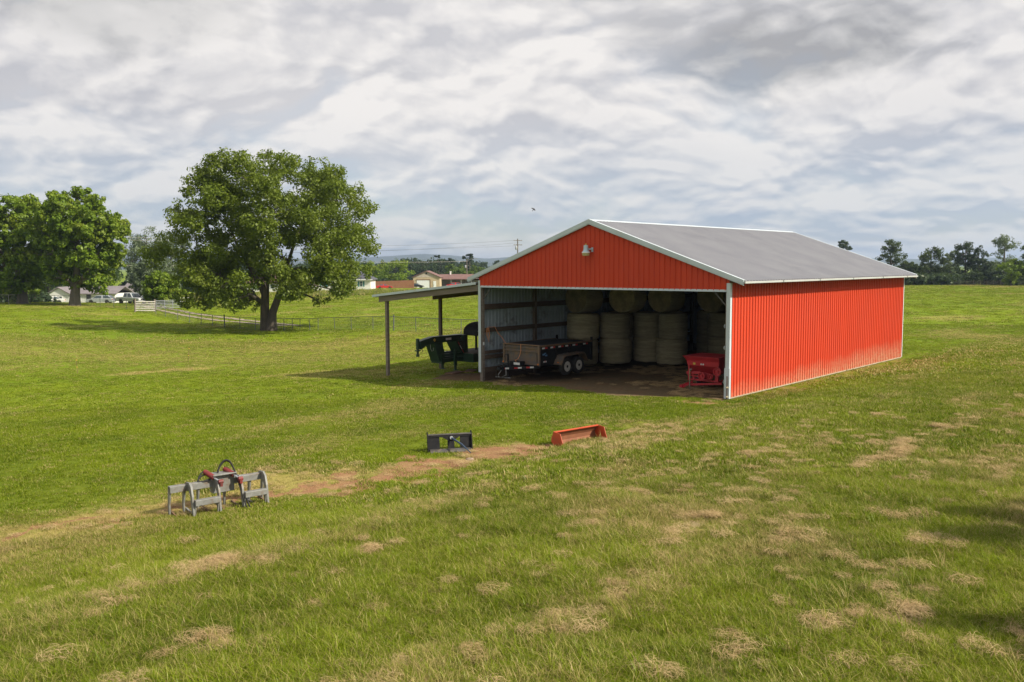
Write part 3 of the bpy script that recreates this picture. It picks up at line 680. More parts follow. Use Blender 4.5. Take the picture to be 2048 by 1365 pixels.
    for (px, py, rx, ry, k) in ((250, 10, .11, .055, .75), (1640, 70, .115, .045, .85), (1560, 130, .07, .03, .35), (1380, 40, .07, .03, .4), (1500, -160, .3, .07, .3)):
        d = Vector(ray(px, py)).normalized(); right_ = Vector((d.y, -d.x, 0)).normalized(); up_ = right_.cross(d)
        def dotn(vv):
            nd = nt.nodes.new('ShaderNodeVectorMath'); nd.operation = 'DOT_PRODUCT'; L.new(tc.outputs['Generated'], nd.inputs[0]); nd.inputs[1].default_value = vv; return nd.outputs['Value']
        a = mathn(nt, 'DIVIDE', dotn(right_), rx); b_ = mathn(nt, 'DIVIDE', dotn(up_), ry)
        front = ramp(nt, dotn(d), (.5, .7))
        wob = mathn(nt, 'MULTIPLY', mathn(nt, 'SUBTRACT', f0, .56), 9.0)
        r2 = mathn(nt, 'ADD', mathn(nt, 'ADD', mathn(nt, 'MULTIPLY', a, a), mathn(nt, 'MULTIPLY', b_, b_)), wob)
        g = mathn(nt, 'MULTIPLY', mathn(nt, 'MULTIPLY', ramp(nt, r2, (1.7, .0)), front), k)
        blob = g if blob is None else mathn(nt, 'MAXIMUM', blob, g)
    ccol = mixc(nt, blob, ccol, mixc(nt, lit, (.29, .29, .30), (.46, .455, .45)))
    b2 = nt.nodes.new('ShaderNodeBackground'); L.new(ccol, b2.inputs[0]); b2.inputs[1].default_value = .98
    # gaps: more of them low down, and a clear patch round the sun
    gap0 = ramp(nt, f0, (.36, .50, .72, 1))
    lowsky = ramp(nt, sx.outputs[2], (.02, .16, .22, 0))
    cov = mathn(nt, 'SUBTRACT', gap0, mathn(nt, 'MULTIPLY', lowsky, mathn(nt, 'SUBTRACT', 1.25, thick)), clamp=True)
    sdn = nt.nodes.new('ShaderNodeVectorMath'); sdn.operation = 'DOT_PRODUCT'; L.new(tc.outputs['Generated'], sdn.inputs[0]); sdn.inputs[1].default_value = SUN_V
    cov = mathn(nt, 'MULTIPLY', cov, ramp(nt, sdn.outputs['Value'], (.97, .80)))
    cov = mathn(nt, 'MAXIMUM', cov, mathn(nt, 'MULTIPLY', blob, .9))
    ms = nt.nodes.new('ShaderNodeMixShader'); L.new(cov, ms.inputs[0]); L.new(b1.outputs[0], ms.inputs[1]); L.new(b2.outputs[0], ms.inputs[2]); L.new(ms.outputs[0], out.inputs[0])
    w.cycles.sampling_method = 'MANUAL'; w.cycles.sample_map_resolution = 512
world()
scene.view_settings.view_transform = 'Standard'; scene.view_settings.look = 'None'; scene.view_settings.exposure = .42; scene.view_settings.gamma = 1
scene.cycles.max_bounces = 8; scene.cycles.diffuse_bounces = 3; scene.cycles.transparent_max_bounces = 8; scene.cycles.volume_bounces = 0
scene.cycles.use_denoising = True
scene.cycles.caustics_reflective = False; scene.cycles.caustics_refractive = False
# ------------------------------------------------------------------ the barn
BW, BL, HE, HH, HP = 12.19, 18.53, 4.17, 3.88, 6.56
SL = .3516                                                       # roof fall per metre
def roofz(u): return HP - SL * abs(u + BW / 2)
def ribs(a, b, pitch=.2286, h=.036, top=.028, base=.07):
    out = [(a, 0)]; s = a + pitch / 2
    while s < b - base:
        out += [(s - base / 2, 0), (s - top / 2, h), (s + top / 2, h), (s + base / 2, 0)]
        for q in (pitch / 3, 2 * pitch / 3):                     # two small stiffening creases in each pan
            if s + q < b - .05: out += [(s + q - .010, 0), (s + q, h * .03), (s + q + .010, 0)]
        s += pitch
    out.append((b, 0)); return out
def sheet(mb, prof, pt, lo, hi):
    vs = []; fs = []
    for s, h in prof: vs.append(pt(s, h, lo(s))); vs.append(pt(s, h, hi(s)))
    for i in range(len(prof) - 1): fs.append((2 * i, 2 * i + 2, 2 * i + 3, 2 * i + 1))
    mb.add(vs, fs)
barn = empty('barn', ORG, -YAW)
tag(barn, 'open fronted red steel pole barn with grey roof and side lean-to', 'barn')
mb = MB(); sheet(mb, ribs(.03, BL), lambda s, h, z: (h, s, z), lambda s: .06, lambda s: HE - .02)
mk('side_wall', mb, M['red_steel'], barn, fixn=False)
mb = MB(); sheet(mb, ribs(.03, BL), lambda s, h, z: (-.012 + h, s, z), lambda s: .06, lambda s: HE - .02); mk('wall_lining', mb, M['inner_steel'], barn, fixn=False)
mb = MB(); sheet(mb, ribs(.0, BL), lambda s, h, z: (-BW - h, s, z), lambda s: .06, lambda s: HE - .02); mk('side_wall', mb, M['red_steel'], barn, fixn=False)
mb = MB(); sheet(mb, ribs(.0, BL), lambda s, h, z: (-BW + .012 - h, s, z), lambda s: .06, lambda s: HE - .02); mk('wall_lining', mb, M['inner_steel'], barn, fixn=False)
mb = MB(); sheet(mb, ribs(-BW + .01, -.01), lambda s, h, z: (s, -h, z), lambda s: HH, lambda s: roofz(s) - .10)
mk('gable_wall', mb, M['red_steel'], barn, fixn=False)
mb = MB(); sheet(mb, ribs(-BW + .01, -.01), lambda s, h, z: (s, .012 - h, z), lambda s: HH, lambda s: roofz(s) - .10); mk('gable_lining', mb, M['inner_steel'], barn, fixn=False)
mb = MB(); sheet(mb, ribs(-BW + .01, -.01), lambda s, h, z: (s, BL + h, z), lambda s: .06, lambda s: roofz(s) - .10); mk('back_wall', mb, M['red_steel'], barn, fixn=False)
mb = MB(); sheet(mb, ribs(-BW + .01, -.01), lambda s, h, z: (s, BL - .012 + h, z), lambda s: .06, lambda s: roofz(s) - .10); mk('wall_lining', mb, M['inner_steel'], barn, fixn=False)
OV, OF = .56, .10
mb = MB()
for sg in (1, -1):
    c = -BW / 2; run = BW / 2 + OV; prof = ribs(-OF, BL + OF)
    vs = []; fs = []
    for s, h in prof:
        vs.append((c + sg * .02, s, HP - SL * .02 + h)); vs.append((c + sg * run, s, HP - SL * run + h))
    for i in range(len(prof) - 1): fs.append((2 * i, 2 * i + 2, 2 * i + 3, 2 * i + 1) if sg < 0 else (2 * i, 2 * i + 1, 2 * i + 3, 2 * i + 2))
    mb.add(vs, fs)
roof = mk('roof', mb, M['roof_steel'], barn, fixn=False)
mb = MB(); c = -BW / 2
mb.prism([(c - .17, HP - .17 * SL + .032), (c - .03, HP + .03), (c + .03, HP + .03), (c + .17, HP - .17 * SL + .032), (c + .17, HP - .17 * SL + .026), (c, HP + .02), (c - .17, HP - .17 * SL + .026)], 'y', -OF - .03, BL + OF + .03)
mk('ridge_cap', mb, M['trim'], roof)
for vv in (-OF - .035, BL + OF + .005):
    for sg in (1, -1):
        mb = MB(); run = BW / 2 + OV + .01
        a = (c, HP + .03); b2 = (c + sg * run, HP - SL * run + .03)
        mb.prism([a, b2, (b2[0], b2[1] - .15), (a[0], a[1] - .16)], 'y', vv, vv + .03)
        mb.prism([(a[0], a[1] + .012), (b2[0], b2[1] + .012), b2, a], 'y', vv - .0, vv + .14)
        mb.prism([(a[0], a[1] - .165), (b2[0], b2[1] - .155), (b2[0], b2[1] - .185), (a[0], a[1] - .195)], 'y', vv + .012, vv + .05)
        mk('rake_trim', mb, M['trim'], barn)
gz = HP - SL * (BW / 2 + OV)
for sg, u0 in ((1, OV), (-1, -BW - OV)):
    mb = MB(); ua, ub = sorted((u0 + sg * .005, u0 + sg * .085)); mb.box(ua, ub, -OF - .03, BL + OF + .03, gz - .09, gz - .014)
    g = mk('gutter', mb, M['gutter_grey'], barn, bevel=.012)
    for s in (2.9, 6.3, 9.9, 13.6, 17.0):
        mb = MB(); mb.box(ua - .006, ub + .006, s, s + .06, gz - .108, gz - .004); mk('gutter_strap', mb, M['worn_steel'], g)
    mb = MB(); w = u0 - (0 if sg > 0 else -BW); ua, ub = sorted((u0 - sg * .03, 0 if sg > 0 else -BW)); mb.box(ua, ub, -OF, BL + OF, gz + .005 - .05, gz - .035 + .02); mk('soffit', mb, M['timber_dark'], barn)
# corner, header and foot trim
def corner(u, v, su, sv):
    mb = MB(); t = .026
    a0, a1 = sorted((u + su * t, u - su * .125)); b0, b1 = sorted((v + sv * t, v + sv * (t - .012)))
    mb.box(a0, a1, b0, b1, .05, HE - .03)
    a0, a1 = sorted((u + su * t, u + su * (t - .012))); b0, b1 = sorted((v + sv * (t - .012), v - sv * .10))
    mb.box(a0, a1, b0, b1, .05, HE - .03)
    if u == 0 and v == 0:                                        # dented, pulled out foot of the near corner
        mb.prism([(-.155, -.05), (.05, -.05), (.05, -.035), (-.155, -.035)], 'z', .03, 1.12); mb.prism([(.034, -.03), (.05, -.03), (.05, .06), (.034, .06)], 'z', .03, 1.12)
    return mk('corner_trim', mb, M['trim'], barn)
corner(0, 0, 1, -1); corner(-BW, 0, -1, -1); corner(0, BL, 1, 1); corner(-BW, BL, -1, 1)
mb = MB(); mb.box(-BW + .13, -.13, -.035, .0, HH - .05, HH + .03); mb.box(-BW + .13, -.13, -.06, -.035, HH - .05, HH - .03); mk('header_trim', mb, M['trim'], barn)
mb = MB(); mb.box(-BW + .10, -.10, .02, .06, HH - .02, HH + .30); mk('header_beam', mb, M['timber'], barn)
mb = MB(); mb.box(.001, .034, .10, BL - .1, .02, .065); mk('base_trim', mb, M['trim_dirty'], barn)
mb = MB(); mb.box(-.05, -.016, .2, BL - .08, -.7, .055); mk('splash_board', mb, M['timber_dark'], barn)
mb = MB(); mb.box(-BW + .02, -.02, BL - .07, BL - .03, -.9, .10); mk('splash_board', mb, M['timber_dark'], barn)
mb = MB(); mb.box(-BW + .02, -BW + .055, .2, BL - .1, -.9, .08); mk('splash_board', mb, M['timber_dark'], barn)
bays = [.02, 3.66, 7.32, 10.98, 14.6, BL - .17]
for v in bays:
    for u0 in (-BW + .025, -.175):
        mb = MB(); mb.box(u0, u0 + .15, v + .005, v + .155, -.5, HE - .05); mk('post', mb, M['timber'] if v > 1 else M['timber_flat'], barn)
for u0, u1 in ((-BW + .04, -BW + .075), (-.075, -.04)):
    for (z0, z1) in ((.02, .26), (.62, .80), (.86, 1.0), (1.82, 2.02), (2.84, 3.08), (3.78, 3.98)):
        for k in range(len(bays) - 1):
            mb = MB(); mb.box(u0 + (.0 if u0 > -5 else .10), u1 + (.0 if u0 > -5 else .10), bays[k] + .16, bays[k + 1], z0, z1); mk('girt', mb, M['timber_dark'], barn)
for sg, u0 in ((1, -BW + .19), (-1, -.19)):
    mb = MB(); mb.bar((u0, .10, HH - .55), (u0 + sg * .50, .10, HH - .03), .03, .05); mk('knee_brace', mb, M['worn_steel'], barn)
for k, v in enumerate(bays):
    mb = MB(); y = v + .18
    mb.bar((-BW + .2, y, HE - .08), (-.2, y, HE - .08), .04, .13)
    for sg in (1, -1): mb.bar((c + sg * .05, y, HP - .15), (c + sg * (BW / 2 - .1), y, HE + .0), .04, .13)
    for a in (-3.8, -1.4, 1.4, 3.8): mb.bar((c + a, y + .045, HE - .02), (c + a * .55, y + .045, HP - .2 - abs(a) * .55 * SL), .035, .09)
    mk('truss', mb, M['timber_dark'], barn)
for k in range(9):
    for sg in (1, -1):
        mb = MB(); a = .15 + k * .72; mb.bar((c + sg * a, 0, HP - SL * a - .06), (c + sg * a, BL, HP - SL * a - .06), .04, .085); mk('purlin', mb, M['timber_dark'], barn)
mb = MB(); mb.box(-BW + .178, -BW + .20, .05, .13, 1.26, 1.40); mk('outlet_box', mb, M['white_paint'], barn, bevel=.006)
for z in (1.78, .56, 2.55):
    mb = MB(); mb.box(-.20, -.155, -.02, .03, z, z + .13); mb.tube([(-.18, -.02, z + .065), (-.18, -.07, z + .065)], .018); mk('door_hinge', mb, M['galv'], barn)
# lean-to on the left flank
def lz(u): return 4.02 - .0985 * (-12.22 - u)
mb = MB(); vs = []; fs = []; prof = ribs(-.12, BL)
for s, h in prof: vs += [(-12.24, s, lz(-12.24) + h), (-19.27, s, lz(-19.27) + h)]
for i in range(len(prof) - 1): fs.append((2 * i, 2 * i + 2, 2 * i + 3, 2 * i + 1))
mb.add(vs, fs); lr = mk('lean_to_roof', mb, M['roof_steel'], barn, fixn=False)
mb = MB(); mb.prism([(-12.24, lz(-12.24) + .035), (-19.29, lz(-19.29) + .035), (-19.29, lz(-19.29) - .065), (-12.24, lz(-12.24) - .065)], 'y', -.155, -.125)
mb.prism([(-12.24, lz(-12.24) + .045), (-19.29, lz(-19.29) + .045), (-19.29, lz(-19.29) + .035), (-12.24, lz(-12.24) + .035)], 'y', -.15, .0)
mk('roof_edge_trim', mb, M['trim'], lr)
mb = MB(); mb.box(-19.32, -19.29, -.155, BL, lz(-19.3) - .075, lz(-19.3) + .035); mk('roof_edge_trim', mb, M['trim'], lr)
for k, v in enumerate(bays):
    o = .0 if k == 0 else .06
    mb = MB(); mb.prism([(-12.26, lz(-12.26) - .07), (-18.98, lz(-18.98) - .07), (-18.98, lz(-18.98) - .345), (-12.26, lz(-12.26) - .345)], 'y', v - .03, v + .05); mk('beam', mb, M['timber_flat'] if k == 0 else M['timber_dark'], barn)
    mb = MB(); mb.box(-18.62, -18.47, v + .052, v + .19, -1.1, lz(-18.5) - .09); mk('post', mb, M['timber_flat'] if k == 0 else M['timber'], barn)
for k in range(8):
    u = -12.7 - k * .9; mb = MB(); mb.box(u - .02, u + .02, .06, BL, lz(u) - .07 - .02, lz(u) - .006); mk('purlin', mb, M['timber_dark'], barn)

def placed(name, u, v, z=None, rot=0.0, tilt=None):
    p = B(u, v); zz = tz(p[0], p[1]) if z is None else z
    return empty(name, (p[0], p[1], zz), -YAW + rot, tilt)

# yard light on the gable
t = placed('yard_light', -6.14, 0, 5.18)
tag(t, 'pale grey yard light with amber lens, high on the red gable', 'lamp')
mb = MB(); mb.lathe([(.055, .40), (.09, .385), (.095, .26), (.10, .20), (.145, .13)], (0, -.24, 0), 'z', 16); mk('housing', mb, M['lamp_grey'], t, smooth=True)
mb = MB(); mb.lathe([(.145, .13), (.17, .105), (.165, .095), (.14, .115)], (0, -.24, 0), 'z', 20); mk('reflector', mb, M['white_paint'], t, smooth=True)
mb = MB(); mb.lathe([(.155, .095), (.15, .02), (.13, -.02), (.02, -.022)], (0, -.24, 0), 'z', 20); mk('lens', mb, M['lens'], t, smooth=True)
mb = MB(); mb.lathe([(.028, .40), (.03, .45), (.018, .462)], (0, -.24, 0), 'z', 12); mk('photo_cell', mb, M['yellow'], t, smooth=True)
mb = MB(); mb.tube([(.0, -.15, .24), (.13, -.10, .24), (.15, -.02, .22)], .028); mb.box(.10, .20, -.03, -.021, .13, .31); mk('bracket', mb, M['lamp_grey'], t)

# ------------------------------------------------------------------ hay bales
def bale(u, v, z, upright, label, group, yaw=0.0, r=.775, L=1.2, seed=0):
    rg = np.random.default_rng(seed + 100); ns, nl = 44, 13; vs = []; fs = []; mi = []
    bul = rg.uniform(.96, 1.02)
    for j in range(nl + 1):
        tt = j / nl; rr = r * bul * (1 - .085 * (abs(2 * tt - 1)) ** 8) * (1 + .006 * math.sin(j * 2.2))
        for k in range(ns):
            a = 2 * math.pi * k / ns; q = rr + rg.normal(0, .008) + .014 * math.sin(3 * a + seed)
            vs.append((q * math.cos(a), q * math.sin(a), tt * L + rg.normal(0, .004)))
    for j in range(nl):
        for k in range(ns): fs.append((j * ns + k, j * ns + (k + 1) % ns, (j + 1) * ns + (k + 1) % ns, (j + 1) * ns + k)); mi.append(0)
    o = len(vs)
    for end in (0, 1):
        base = o + end * (4 * ns + 1) if False else len(vs)
        for q, rr in enumerate((.8, .55, .3)):
            for k in range(ns):
                a = 2 * math.pi * k / ns; vs.append((r * rr * math.cos(a), r * rr * math.sin(a), (L + .02 if end else -.0) + rg.normal(0, .008)))
        rings = [[(nl if end else 0) * ns + k for k in range(ns)]] + [[base + q * ns + k for k in range(ns)] for q in range(3)]
        for q in range(3):
            for k in range(ns):
                f = (rings[q][k], rings[q][(k + 1) % ns], rings[q + 1][(k + 1) % ns], rings[q + 1][k]); fs.append(f if end else f[::-1]); mi.append(1)
        f = tuple(rings[3]); fs.append(f if end else f[::-1]); mi.append(1)
    mb = MB(); mb.v = vs; mb.f = fs; mb.mi = mi
    if not upright: mb.xform(lambda p: Vector((p.x, p.z - L / 2, p.y + r)))
    ob = mk('hay_bale', mb, [M['hay_side'], M['hay_end']], None, smooth=True)
    p = B(u, v); ob.location = (p[0], p[1], z); ob.rotation_euler = (0, 0, -YAW + yaw)
    tag(ob, label, 'hay bale', group); return ob
GB = 'round hay bales stacked in the barn'
stk = [(-11.15, 6.2, 'behind the dump trailer'), (-10.15, 7.6, 'just right of the dump trailer'), (-9.30, 9.3, 'second stack right of the dump trailer'), (-7.75, 9.0, 'pale middle stack facing the opening'),
       (-6.35, 11.6, 'stack left of the right-hand gap behind the seeder'), (-4.8, 11.9, 'stack above the red seeder'), (-3.25, 12.0, 'stack beside the right wall behind the seeder')]
for i, (u, v, d) in enumerate(stk):
    bale(u, v, 0.0, True, 'bottom round hay bale standing on end, ' + d, GB, i * .7, seed=i)
    bale(u + .06 * math.sin(i * 3), v - .02 + .09 * math.cos(i * 2), 1.225, True, 'middle round hay bale standing on end, ' + d, GB, i * 1.3, r=.785 - .03 * (i % 4), seed=i + 20).rotation_euler = (.022 * math.sin(i * 2.1), .025 * math.cos(i * 1.7), i * 1.3)
tops = [(-11.2, 6.45, 'pale round end over the dump trailer'), (-9.75, 8.1, 'dark, right of the pale end over the trailer'), (-8.2, 9.2, 'over the pale middle stack'), (-6.45, 10.9, 'right of the middle stack, over the gap'), (-4.75, 11.9, 'over the stack above the red seeder'), (-3.15, 12.2, 'at the right wall over the seeder')]
for i, (u, v, d) in enumerate(tops): bale(u, v, 2.42, False, 'topmost hay bale lying on its side, ' + d, GB, .08 * math.sin(i * 2.3) - (.12 if i == 0 else 0), seed=i + 40)
for i, (u, v) in enumerate([(-10.9, 9.3), (-9.2, 11.0), (-7.6, 12.6), (-5.9, 14.2)]):
    for z in (0, 1.21): bale(u, v, z, True, 'dim hay bale standing on end in the second row, deep in the barn', 'hay bales of the dim second row', i, seed=i + 60)

# ------------------------------------------------------------------ wheels
def wheel(parent, x, y, z, rad, wid, side, rimmat, spokes=8):
    t = MB(); rr = rad; hw = wid / 2
    prof = [(rr * .60, -hw * .9), (rr * .80, -hw), (rr * .95, -hw * .9), (rr, -hw * .6), (rr, hw * .6), (rr * .95, hw * .9), (rr * .80, hw), (rr * .60, hw * .9)]
    t.lathe(prof, (0, 0, 0), 'x', 28)
    w = mk('wheel', t, M['rubber'], parent, smooth=True); w.location = (x, y, z)
    r = MB(); s = side
    r.lathe([(rr * .60, s * hw * .92), (rr * .55, s * hw * .95), (rr * .52, s * hw * .55), (rr * .30, s * hw * .62), (rr * .22, s * hw * .85), (rr * .10, s * hw * .9)], (0, 0, 0), 'x', 24)
    q = mk('rim', r, rimmat, w, smooth=True)
    r = MB()
    for k in range(spokes):
        a = 2 * math.pi * (k + .5) / spokes; r.lathe([(rr * .075, s * hw * .60), (rr * .075, s * hw * .655)], (0, rr * .41 * math.cos(a), rr * .41 * math.sin(a)), 'x', 8)
    r.lathe([(rr * .17, s * hw * .86), (rr * .15, s * hw * 1.02), (rr * .02, s * hw * 1.05)], (0, 0, 0), 'x', 12)
    mk('hub', r, M['black_paint'], w)
    return w
def tape(parent, p0, d, w, h, nrm):                               # half white, half red reflector strip lying against a face
    p0 = Vector(p0); d = Vector(d).normalized(); nrm = Vector(nrm); mb = MB()
    up = nrm.cross(d)
    for i in (0, 1):
        mb.cur = i; a = p0 + d * (w / 2 * i); e = a + d * (w / 2)
        mb.bar(a + nrm * .003, e + nrm * .003, .006, h, up)
    return mk('reflector', mb, [M['tape_white'], M['tape_red']], parent)

# ------------------------------------------------------------------ dump trailer
t = placed('dump_trailer', -10.2, .55, 0.0)
tag(t, 'black and rusty tandem axle dump trailer parked in the barn opening', 'trailer')
X0, X1, Y0, Y1, Z0, Z1 = -1.05, 1.05, 0, 3.75, .50, 1.33
mb = MB(); mb.box(X1 - .03, X1, Y0 + .06, Y1, Z0, Z1 - .04)
for y in (1.05, 2.0, 2.95, 3.6): mb.box(X1, X1 + .045, y, y + .07, Z0, Z1 - .04)
mb.box(X1, X1 + .05, Y0 + .06, Y1, Z1 - .20, Z1 - .16); mk('side_panel', mb, M['black_paint'], t)
mb = MB(); mb.box(X0, X0 + .03, Y0 + .06, Y1, Z0, Z1 - .04)
for y in (.9, 1.9, 2.9): mb.box(X0 - .045, X0, y, y + .07, Z0, Z1 - .04)
mk('side_panel', mb, M['black_paint'], t)
mb = MB(); mb.box(X0 + .03, X1 - .03, Y0 + .06, Y1, Z0, Z0 + .03); mk('bed_floor', mb, M['rust'], t)
mb = MB(); mb.box(X0 + .02, X1 - .02, Y0 + .03, Y0 + .055, Z0, Z1 - .02)
for x in (X0, X1 - .10): mb.box(x, x + .10, Y0 - .03, Y0 + .06, Z0 - .02, Z1 + .01)
mb.box(X0 + .10, X1 - .10, Y0 - .02, Y0 + .03, Z0, Z0 + .09); mb.box(X0 + .10, X1 - .10, Y0 - .015, Y0 + .03, 1.05, 1.10); mb.box(X0 + .10, X1 - .10, Y0 - .01, Y0 + .03, 1.20, 1.25)
for x in (X0 + .16, X1 - .22): mb.box(x, x + .05, Y0 - .012, Y0 + .03, Z0 + .09, 1.05)
mk('front_panel', mb, M['rusty_black'], t, bevel=.006)
mb = MB(); mb.box(X0, X1, Y0 - .02, Y0 + .07, Z1 - .0, Z1 + .05); mb.box(X0 - .01, X0 + .06, Y0 + .07, Y1, Z1 - .04, Z1 + .03); mb.box(X1 - .06, X1 + .012, Y0 + .07, Y1, Z1 - .04, Z1 + .03); mk('top_rail', mb, M['rust'], t, bevel=.008)
mb = MB(); mb.box(X0 + .03, X1 - .03, Y1 - .05, Y1, Z0, Z1); mb.box(-.03, .03, Y1, Y1 + .04, Z0, Z1)
for x in (X0, X1 - .08): mb.box(x, x + .08, Y1 - .02, Y1 + .06, Z0 - .05, Z1 + .18)
mk('tailgate', mb, M['black_paint'], t)
mb = MB(); g = 10; vs = [(X0 + .05 + (X1 - X0 - .1) * i / g, Y0 + .1 + (Y1 - .2) * j / g, Z1 + .012 - .06 * math.sin(math.pi * i / g) * (1 + .4 * math.sin(j * 1.9))) for j in range(g + 1) for i in range(g + 1)]
mb.add(vs, [(j * (g + 1) + i, j * (g + 1) + i + 1, (j + 1) * (g + 1) + i + 1, (j + 1) * (g + 1) + i) for j in range(g) for i in range(g)]); mk('tarp', mb, M['black_mesh'], t, smooth=True)
mb = MB()
for x in (-.45, .45): mb.box(x - .05, x + .05, .1, Y1, .33, .47)
mb.bar((-.85, .25, .42), (-.03, -1.15, .42), .07, .13); mb.bar((.85, .25, .42), (.03, -1.15, .42), .07, .13); mb.box(-.9, .9, .2, .28, .36, .48); mb.box(-.5, .5, -.42, -.36, .36, .48)
for y in (1.45, 2.28): mb.tube([(-1.2, y, .38), (1.2, y, .38)], .04)
mk('chassis', mb, M['black_paint'], t)
mb = MB(); mb.box(-.07, .07, -1.34, -1.1, .36, .50); mb.tube([(0, -1.30, .43), (0, -1.48, .43)], [.06, .075], 10); mk('coupler', mb, M['black_paint'], t)
mb = MB(); mb.tube([(0, -.86, .02), (0, -.86, 1.02)], .045, 12); mb.lathe([(.10, 0), (.10, .02)], (0, -.86, .0), 'z', 12); mb.tube([(0, -.86, .98), (-.16, -.90, .98), (-.16, -.90, .86)], .014); mk('jack', mb, M['black_paint'], t, smooth=True)
mb = MB(); mb.box(-.30, .30, -.44, -.10, .49, .66); mk('tool_box', mb, M['black_paint'], t, bevel=.01)
for s in (-1, 1):
    mb = MB(); mb.tube([(s * .10, -1.12, .38), (s * .22, -1.24, .16), (s * .08, -1.38, .07), (s * .30, -1.34, .05), (s * .18, -1.16, .03), (s * .36, -1.10, .03)], .014, 6); mk('safety_chain', mb, M['steel'], t)
mb = MB(); mb.tube([(-.02, -1.1, .52), (-.15, -1.3, .60), (-.26, -1.36, .30), (-.12, -1.46, .10)], .012, 6); mk('light_cable', mb, M['rubber'], t)
fp = [(.92, .50), (1.12, .84), (1.26, .90), (2.55, .94), (2.66, .86), (2.86, .52)]
for s, xa in ((1, 1.06), (-1, -1.50)):
    mb = MB()
    for (a, b2) in zip(fp[:-1], fp[1:]):
        mb.add([(xa, a[0], a[1]), (xa + .44, a[0], a[1]), (xa + .44, b2[0], b2[1]), (xa, b2[0], b2[1]), (xa, a[0], a[1] - .012), (xa + .44, a[0], a[1] - .012), (xa + .44, b2[0], b2[1] - .012), (xa, b2[0], b2[1] - .012)], [(0, 1, 2, 3), (7, 6, 5, 4), (0, 4, 5, 1), (1, 5, 6, 2), (2, 6, 7, 3), (3, 7, 4, 0)])
    xo = xa + .44 if s > 0 else xa
    mb.prism([(y, z) for y, z in fp] + [(y, z - .06) for y, z in fp[::-1]], 'x', xo - .006, xo + .006)
    f = mk('fender', mb, M['rusty_black'], t)
    mb = MB(); mb.box(xa + .20, xa + .27, .93, .95, .56, .60); mk('marker_lamp', mb, M['amber'], f)
    for y in (1.45, 2.30): wheel(t, s * 1.31, y, .375, .375, .23, s, M['rim_white'])
for y in (.15, .72, 1.27, 1.78, 2.30, 3.08): tape(t, (X1 + .001, y, 1.235), (0, 1, 0), .36, .065, (1, 0, 0))
dirr = Vector((-.82, -1.40, 0)).normalized(); nr_ = Vector((1.40, -.82, 0)).normalized()
for k in (.30, .85, 1.42):
    p = Vector((.85, .25, .42)) + dirr * k + nr_ * .038; tape(t, p, -dirr, -.34, .065, nr_)
mb = MB(); mb.cur = 0; mb.box(X1 + .001, X1 + .006, .18, .34, .93, 1.0); mb.box(X1 + .001, X1 + .006, .36, .50, .88, .95); mb.box(X1 + .001, X1 + .006, .30, .42, .99, 1.03); mk('decal', mb, M['blue_decal'], t)
mb = MB(); mb.cur = 0; mb.box(X1 + .001, X1 + .005, .24, .33, .62, .68); mb.box(X1 + .001, X1 + .005, .37, .46, .62, .68); mb.cur = 1; mb.box(X1 + .001, X1 + .005, .33, .37, .62, .70); mk('decal', mb, [M['tape_white'], M['tape_red']], t)
mb = MB(); mb.bar((.30, -.452, .57), (-.04, -.452, .57), .006, .10); mb.box(.06, .30, -.448, -.441, .52, .62); mk('plate', mb, M['tape_white'], t)
for x in (X0 + .05, X1 - .05):
    mb = MB(); mb.lathe([(.035, -.055), (.03, -.075), (.01, -.08)], (x, 0, .56), 'y', 10); mk('marker_lamp', mb, M['amber'], t)
mb = MB(); pts = [(.0, -.03, 1.385), (.01, -.035, 1.1), (-.03, -.05, .92), (-.09, -.10, .74), (-.10, -.30, .68), (.08, -.42, .665)]
mb.tube(pts, .013, 6); o = mk('cord', mb, M['cord_orange']); p = B(-10.2, .55); o.location = (p[0], p[1], 0); o.rotation_euler = (0, 0, -YAW); tag(o, 'tan cord hanging down the front panel of the dump trailer', 'cord')
mb = MB(); pts = [(-11.93, .30, 2.06), (-11.90, .72, 2.05), (-11.87, .9, 1.75), (-11.7, 1.0, 1.55), (-11.4, .8, 1.40), (-11.2, .64, 1.40)]
sm = []
for i in range(len(pts) - 1):
    for q in range(4): sm.append(Vector(pts[i]).lerp(Vector(pts[i + 1]), q / 4))
sm.append(Vector(pts[-1])); mb.tube(sm, .014, 6)
for k in range(3):
    mb.tube([(-11.93, .22 + .03 * k, 2.03), (-11.92, .16 + .05 * k, 1.75 - .06 * k), (-11.91, .27 + .03 * k, 1.52 - .07 * k), (-11.92, .36 + .02 * k, 1.72), (-11.93, .30 + .03 * k, 2.02)], .007, 6)
o = mk('extension_cord', mb, M['cord_orange']); o.location = tuple(ORG); o.rotation_euler = (0, 0, -YAW); tag(o, 'orange extension cord looped on the wall girt and over the trailer rim', 'cord')

# ------------------------------------------------------------------ green gooseneck trailer under the lean-to
gzb = tz(*B(-16.5, 2.4)[:2])
t = placed('gooseneck_trailer', -16.5, 0, gzb); dz = -gzb
tag(t, 'dark green gooseneck flatbed trailer on its jack under the lean-to', 'trailer')
def gp(lst): return [(y, z + dz) for y, z in lst]
mb = MB()
mb.prism(gp([(.30, 1.16), (.62, 1.25), (1.15, 1.335), (3.28, 1.335), (3.30, 1.06), (2.5, 1.06), (1.30, 1.04), (.98, 1.02), (.62, .94), (.36, .80)]), 'x', -.14, .14)
mb.prism(gp([(.30, 1.18), (1.16, 1.35), (3.28, 1.35), (3.28, 1.335), (1.16, 1.335), (.30, 1.16)]), 'x', -.17, .17); mb.prism(gp([(.36, .80), (.62, .94), (.98, 1.02), (1.30, 1.04), (2.6, 1.06), (2.6, 1.04), (1.30, 1.02), (.98, 1.0), (.62, .92), (.36, .78)]), 'x', -.17, .17)
mk('neck', mb, M['green_paint'], t, bevel=.006)
